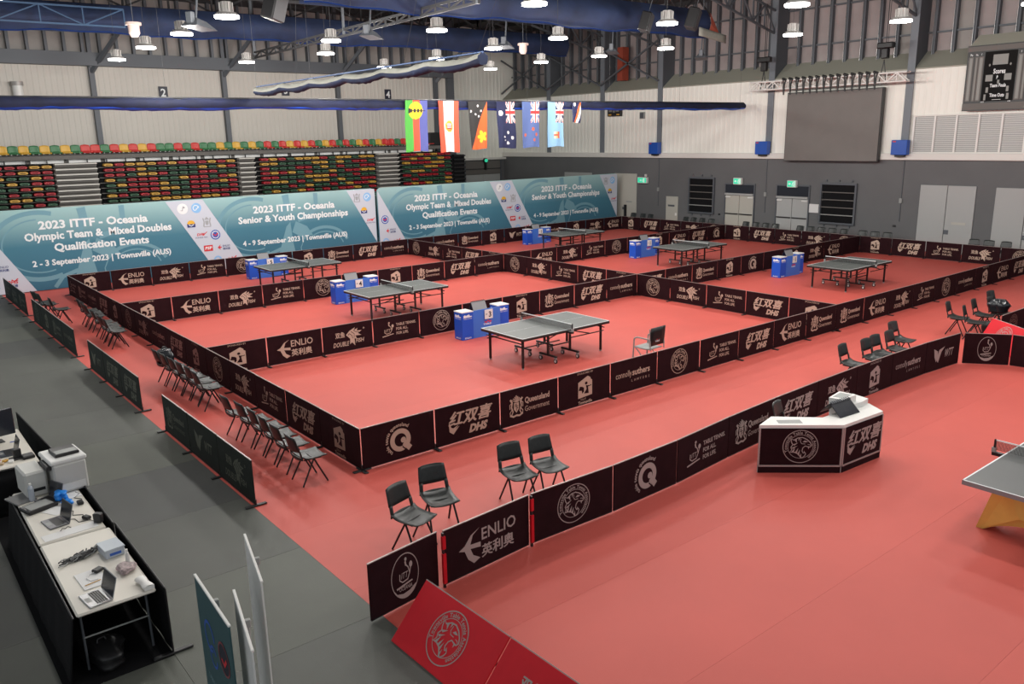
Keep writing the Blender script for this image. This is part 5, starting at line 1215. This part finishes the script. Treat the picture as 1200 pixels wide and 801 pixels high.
# ================================================================== OFFICIALS' TABLES AT LEFT
def desk(x0, x1, y0, y1, label):
    t = thing('trestle_table', label, 'table', (x0, y0, .001), 0, 'cream trestle tables at the left edge'); X, Y = x1-x0, y1-y0
    obj('tabletop', MB().box(0, X, 0, Y, .685, .72, TABLEC, bev=.03), t)
    for yy in (.18, Y-.18):
        for xx in (.06, X-.06): obj('leg', MB().bar((xx, yy, .0), (xx, yy+(.05 if yy < 1 else -.05), .69), .014, STEELG, 6), t)
        obj('cross_bar', MB().bar((.06, yy+.02, .35), (X-.06, yy+.02, .35), .010, GREYP, 6), t)
    return t
desk(-4.64, -3.90, -2.87, -1.03, 'nearest cream trestle table with open laptop and cable heap')
desk(-4.64, -3.93, -1.00, .84, 'middle cream trestle table carrying the printers')
desk(-5.25, -4.13, 1.93, 3.72, 'farthest cream trestle table with cluttered top, at the left edge')
t = obj('under_table_shade', MB().box(-4.84, -3.845, -3.0, 4.2, .001, .006, DARKFAB)); tag(t, 'black sheet standing in for shade on the floor under the officials tables', 'cloth')  # dark sheet laid as painted shade under the tables
def drape(P, Q, h, label, feet=True, slope=0):
    P, Q = Vector((*P, 0)), Vector((*Q, 0)); D = Q-P; L_ = D.length; a = math.atan2(D.y, D.x)
    t = thing('table_drape', label, 'drape', (P.x, P.y, .002), a, 'black drapes around the officials tables')
    obj('cloth', MB().grid(lambda u, v: (u*L_, .004*math.sin(u*L_*14)*(1-v*.7)+slope*(1-v), .012+(h-.012)*v), int(L_*14), 4, DARKFAB, thick=.006), t)
    obj('top_rail', MB().bar((0, 0, h), (L_, 0, h), .010, BLACKM, 6), t)
    if feet:
        for x in (.0, L_): obj('foot', MB().box(x-.03, x+.03, -.2, .2, 0, .022, BLACK, bev=.008).bar((x, 0, 0), (x, 0, h), .010, BLACKM, 6), t)
    return t
drape((-3.84, -1.05), (-3.84, -2.96), .75, 'black drape along the right side of the nearest trestle table')
drape((-3.86, .90), (-3.86, -1.03), .75, 'black drape along the right side of the printer table')
drape((-4.04, 4.40), (-3.88, .94), .80, 'black drape beside the farthest trestle table')
drape((-4.67, -2.86), (-4.67, .84), .69, 'black cloth hanging down the left side of the near tables', False, .10)
drape((-5.2, 1.90), (-4.14, 1.90), .69, 'black cloth hanging at the near end of the farthest table', False)
blob('duffel_bag', 'black duffel bag lying on the floor under the nearest trestle table', 'bag', (-4.42, -2.62, .008), .17, .30, .22, BLACK, 8, rz=.3, strap=True)
def laptop(x, y, z, rz, label, m=SILVER, w_=.32, d_=.22, op=1.85):
    t = thing('laptop', label, 'laptop', (x, y, z), rz, 'laptops on the officials tables')
    obj('base', MB().box(-w_/2, w_/2, -d_/2, d_/2, 0, .016, m, bev=.005), t)
    kb = MB()
    for r in range(5):
        for c in range(11): kb.box(-w_/2+.03+c*.0245, -w_/2+.05+c*.0245, -.01+r*.021-.02, .006+r*.021-.02, .016, .019, BLACK)
    k_ = obj('keyboard', kb, t); obj('touchpad', MB().box(-.05, .05, -d_/2+.015, -d_/2+.065, .016, .0165, GREYP), t)
    l = obj('lid', MB().box(-w_/2, w_/2, 0, .008, 0, d_, m, bev=.004), t, (0, d_/2-.004, .014), rot=(-(op-PI/2), 0, 0)); obj('screen', MB().box(-w_/2+.01, w_/2-.01, -.002, 0, .012, d_-.01, SCREEN), l)
    return t
laptop(-4.42, -2.66, .722, PI*1.5+.12, 'open silver laptop at the near end of the nearest trestle table')
laptop(-4.38, -.50, .722, PI*1.5+.15, 'open grey laptop in front of the printers on the middle table', mat('laptop_grey', (.16, .16, .17), .4, .4))
laptop(-4.45, 2.55, .722, PI*1.5, 'dark laptop open on the cluttered farthest table', mat('laptop_dark', (.05, .06, .08), .4, .3))
laptop(-4.32, .28, .722, PI*1.5+.4, 'tall thin grey laptop screen leaning beside the blue bag', mat('laptop_grey', (.16, .16, .17), .4, .4), .26, .20)
def flat_item(name, label, cat, loc, rz, mb, pn='sheet'):
    t = thing(name, label, cat, loc, rz); obj(pn, mb, t); return t
t = flat_item('writing_pad', 'white open writing pad beside the near laptop, pencil on it', 'pad', (-4.36, -2.22, .722), .05, MB().box(-.12, .12, -.20, .20, 0, .008, PAPER)); 
t2 = thing('pencil', 'yellow pencil lying on the white writing pad', 'pencil', (-4.37, -2.33, .733), .2); obj('body', MB().bar((-.08, 0, .004), (.08, 0, .004), .005, FYEL, 6), t2)
t2 = thing('power_adapter', 'black power adapter at the top of the white writing pad', 'adapter', (-4.27, -2.10, .731), .5); obj('body', MB().box(-.05, .05, -.04, .04, 0, .035, BLACK, bev=.008), t2)
obj('cord', MB().tube([(-.05, 0, .015), (-.1, .02, .004), (-.16, -.02, .004), (-.18, -.10, .004), (-.12, -.14, .004)], .004, PAPER, 5), t2)
rr = random.Random(2); b = MB(); b2 = MB()
for k in range(44):
    x, y = rr.uniform(-.16, .14), rr.uniform(-.10, .10); a = rr.uniform(.3, .8); L_ = rr.uniform(.16, .26); pts = []
    for q in range(7): s_ = q/6-.5; pts.append((x+math.cos(a)*L_*s_*1.2+.02*math.sin(q*1.7+k), y*.5+math.sin(a)*L_*s_*.8, .008+rr.uniform(0, .035)))
    (b if k % 4 else b2).tube(pts, .006, BLACK if k % 4 else GREYP, 5)
t = thing('cable_heap', 'heap of grey-black cables on the nearest trestle table', 'cables', (-4.33, -1.62, .722), .15); obj('black_cables', b, t); obj('grey_cables', b2, t, label='grey cables in the heap')
t = thing('storage_box', 'clear plastic storage box with blue label beside the cable heap', 'box', (-4.05, -1.75, .722), .1)
obj('box', MB().box(-.10, .10, -.13, .13, 0, .10, GLASSP, bev=.01), t); obj('label', MB().box(-.06, .06, -.132, -.130, .03, .06, C_['blue']).box(-.05, .05, -.09, -.02, .10, .102, C_['blue']), t); obj('lid', MB().box(-.105, .105, -.135, .135, .095, .108, mat('box_lid_clear', (.45, .5, .55), .3)), t)
blob('plastic_bag', 'small clear bag of red and dark items at the right of the nearest table', 'bag', (-4.03, -2.26, .722), .09, .12, .06, mat('mixed_contents', (.34, .26, .26), .5, var=.6, scale=30), 13)
t = thing('paper_towel_pack', 'white wrapped pack at the near right corner of the nearest table', 'pack', (-3.97, -2.72, .722), .1); obj('pack', MB().grid(lambda u, v: ((.05+.008*math.sin(v*9))*math.cos(2*PI*u), -.13+.26*v, .03+.028*math.sin(2*PI*u)), 12, 8, WHITE), t); obj('pack_end', MB().box(-.05, .05, -.13, -.125, .005, .05, WHITE), t)
t = thing('spray_bottle', 'small white bottle beside the clear bag on the nearest table', 'bottle', (-3.97, -2.10, .722)); obj('body', MB().cyl((0, 0), .025, 0, .12, WHITEP, 12, .018), t); obj('cap', MB().cyl((0, 0), .012, .12, .16, WHITE, 8), t)
# printer table
t = thing('large_printer', 'tall light grey office printer on the middle trestle table', 'printer', (-4.02, .66, .722), .08)
PR = mat('printer_grey', (.50, .50, .48), .45)
obj('body', MB().box(-.20, .20, -.28, .28, 0, .40, PR, bev=.02), t); obj('scanner_lid', MB().box(-.22, .22, -.27, .28, .40, .46, WHITEP, bev=.015), t); obj('document_feeder', MB().box(-.12, .17, -.16, .18, .46, .50, BLACKM, bev=.01), t)
obj('feed_tray', MB().box(-.10, .15, -.14, .00, .50, .505, GREYP), t); obj('control_panel', MB().box(-.26, -.2, -.24, .1, .34, .40, BLACK, bev=.01), t); obj('paper_drawer', MB().box(-.16, .16, -.29, -.28, .04, .13, WHITEP), t)
t = thing('small_printer', 'narrow pale grey printer left of the tall office printer', 'printer', (-4.40, .74, .722), .08)
obj('body', MB().box(-.13, .13, -.24, .24, 0, .34, mat('printer_pale', (.56, .56, .53), .45), bev=.025), t); obj('front_slot', MB().box(-.09, .09, -.245, -.238, .08, .12, BLACK), t)
t = thing('document_tray', 'black tray with grey window in front of the small printer', 'tray', (-4.45, .10, .722), .3); obj('tray', MB().box(-.18, .18, -.13, .13, 0, .05, BLACKM, bev=.01), t); obj('window', MB().box(-.14, .14, -.10, .10, .05, .054, GREYP), t)
t = thing('water_bottle', 'clear water bottle standing left of the blue bag', 'bottle', (-4.47, .42, .722)); obj('body', MB().cyl((0, 0), .035, 0, .17, GLASSP, 14).cyl((0, 0), .035, .17, .21, GLASSP, 14, .014), t); obj('cap', MB().cyl((0, 0), .016, .21, .235, WHITE, 10), t)
t = flat_item('folder', 'closed grey folder overhanging the left edge of the middle table', 'folder', (-4.58, .55, .722), .3, MB().box(-.12, .12, -.17, .17, 0, .018, mat('folder_grey', (.20, .20, .20), .6)), 'cover')
blob('plastic_bag', 'bright blue plastic bag lying beside the tall office printer', 'bag', (-4.18, .22, .722), .07, .11, .12, BLUEBAG, 17, sharp=.28)
blob('plastic_bag', 'small bright blue crumpled bag next to the larger blue bag', 'bag', (-4.14, .02, .722), .06, .07, .05, BLUEBAG, 19, sharp=.3)
flat_item('paper_sheet', 'white paper sheet lying at the near end of the middle table', 'paper', (-4.28, -.86, .7225), .08, MB().box(-.30, .28, -.09, .09, 0, .003, PAPER))
flat_item('paper_sheet', 'white paper sheet under the edge of the tall printer', 'paper', (-4.05, .26, .7225), .1, MB().box(-.12, .1, -.1, .12, 0, .004, PAPER))
flat_item('paper_sheet', 'white paper sheet between the blue bag and grey laptop', 'paper', (-4.30, -.12, .7225), .5, MB().box(-.10, .1, -.13, .13, 0, .003, PAPER))
for i, (x, y, de) in enumerate(((-4.02, -.10, 'black adapter nearest the tall printer on the middle table'), (-4.06, -.62, 'black adapter with cord right of the grey laptop'), (-3.97, -.82, 'small upright black stand at the right edge of middle table'))):
    t = thing('power_adapter', de, 'adapter', (x, y, .722), .4*i); obj('body', MB().box(-.035, .035, -.05, .05, 0, .04 if i < 2 else .12, BLACK, bev=.01), t)
    obj('cord', MB().tube([(0, .05, .01), (.05, .14, .004), (-.02, .24, .004), (.06, .34, .004), (.03, .44, .004)], .004, BLACK, 5), t)
t = thing('glasses', 'pair of dark glasses in front of the grey laptop', 'glasses', (-4.32, -.78, .727), .2); obj('frame', MB().tube([(-.06, 0, .004), (-.03, .015, .02), (0, 0, .012), (.03, .015, .02), (.06, 0, .004)], .005, BLACK, 5), t)
# farthest table clutter
t = thing('monitor', 'large black monitor at the left edge on the farthest table', 'monitor', (-4.52, 3.2, .722), .15)
obj('screen', MB().box(-.42, .30, -.02, .02, .08, .50, SCREEN, bev=.01), t); obj('stand', MB().box(-.04, .04, -.02, .03, 0, .2, BLACK).box(-.12, .12, -.09, .09, 0, .012, BLACK), t)
for i, (x, y, m, s_, de) in enumerate(((-4.62, 2.30, C_['red'], .05, 'small red packet'), (-4.52, 2.20, FYEL, .04, 'small yellow packet'), (-4.46, 2.12, WHITE, .05, 'small white packet'), (-4.70, 2.62, C_['red'], .04, 'red marker box'), (-4.60, 2.10, mat('packet_tan', (.45, .33, .2), .6), .05, 'small tan packet'))):
    t = thing('packet', de + ' among the clutter on the farthest table', 'packet', (x, y, .722), i*.7); obj('body', MB().box(-s_, s_, -s_*.7, s_*.7, 0, .03, m, bev=.008), t)
t = thing('desk_phone', 'black device standing upright at the front of the farthest table', 'device', (-4.36, 2.22, .722), .2); obj('body', MB().box(-.05, .05, -.03, .03, 0, .15, BLACK, bev=.01).box(-.10, .10, -.07, .07, 0, .02, BLACK, bev=.006), t)
t = thing('small_box', 'black box beside the upright device on the farthest table', 'box', (-4.24, 2.16, .722), .1); obj('body', MB().box(-.08, .08, -.08, .08, 0, .05, BLACKM, bev=.01), t)
t = thing('blue_pen', 'blue pen lying near the far right corner of the farthest table', 'pen', (-4.28, 3.05, .722)); obj('body', MB().bar((-.06, 0, .006), (.06, .01, .006), .006, C_['blue'], 6), t)

# ================================================================== SIGN BOARDS AT THE BOTTOM
def sign(P, Q, z, m, label, prints=None):
    P, Q = Vector((*P, 0)), Vector((*Q, 0)); D = Q-P; L_ = D.length; a = math.atan2(D.y, D.x)
    t = thing('display_board', label, 'board', (P.x, P.y, .001), a, 'upright boards at the bottom edge')
    obj('board', MB().box(0, L_, -.006, .006, .03, z-.015, m), t); obj('top_edge', MB().box(-.005, L_+.005, -.010, .010, z-.015, z, WHITE, bev=.003), t)
    obj('foot', MB().box(.0, L_, -.05, .05, 0, .03, GREYP, bev=.008), t); obj('pole', MB().bar((L_/2, .03, .02), (L_/2, .03, z-.03), .012, GREYP, 6), t)
    obj('clip', MB().box(L_/2-.02, L_/2+.02, .0, .05, z-.08, z-.02, GREYP, bev=.006), t)
    if prints: obj('print', prints, t, (0, -.0065, 0))
    return t
SB = mat('sign_teal', (.030, .085, .095), .55)
F = Flat(); F.ring(.27, 1.62, .10, .125, C_['blue'], 0, 300); F.ring(.33, 1.48, .07, .09, C_['blue'], 30, 360); F.disc(.62, 1.62, .13, mat('sign_navy', (.012, .014, .03), .5), 24); F.ring(.62, 1.62, .115, .13, mat('sign_ring_maroon', (.25, .05, .06), .5), layer=1); F.stroke([(.56, 1.60), (.62, 1.57), (.68, 1.64)], .03, C_['red'], 1)
F.text('TABLE TENNIS FOR ALL', .42, 1.20, .06, mat('sign_pale', (.20, .32, .34), .6), .01, width=.62); F.text('FOR LIFE', .42, 1.10, .06, mat('sign_pale', (.20, .32, .34), .6), .01, width=.3)
sign((-4.15, -5.21), (-4.20, -6.04), 2.0, SB, 'teal printed upright board with white top edge, leftmost at the bottom', F.mb)
sign((-4.01, -5.62), (-4.19, -6.41), 2.0, WHITEP, 'white upright board in the middle, seen nearly edge on')
sign((-3.62, -4.83), (-3.81, -5.64), 2.0, WHITEP, 'tall white upright board, rightmost of the three at the bottom')
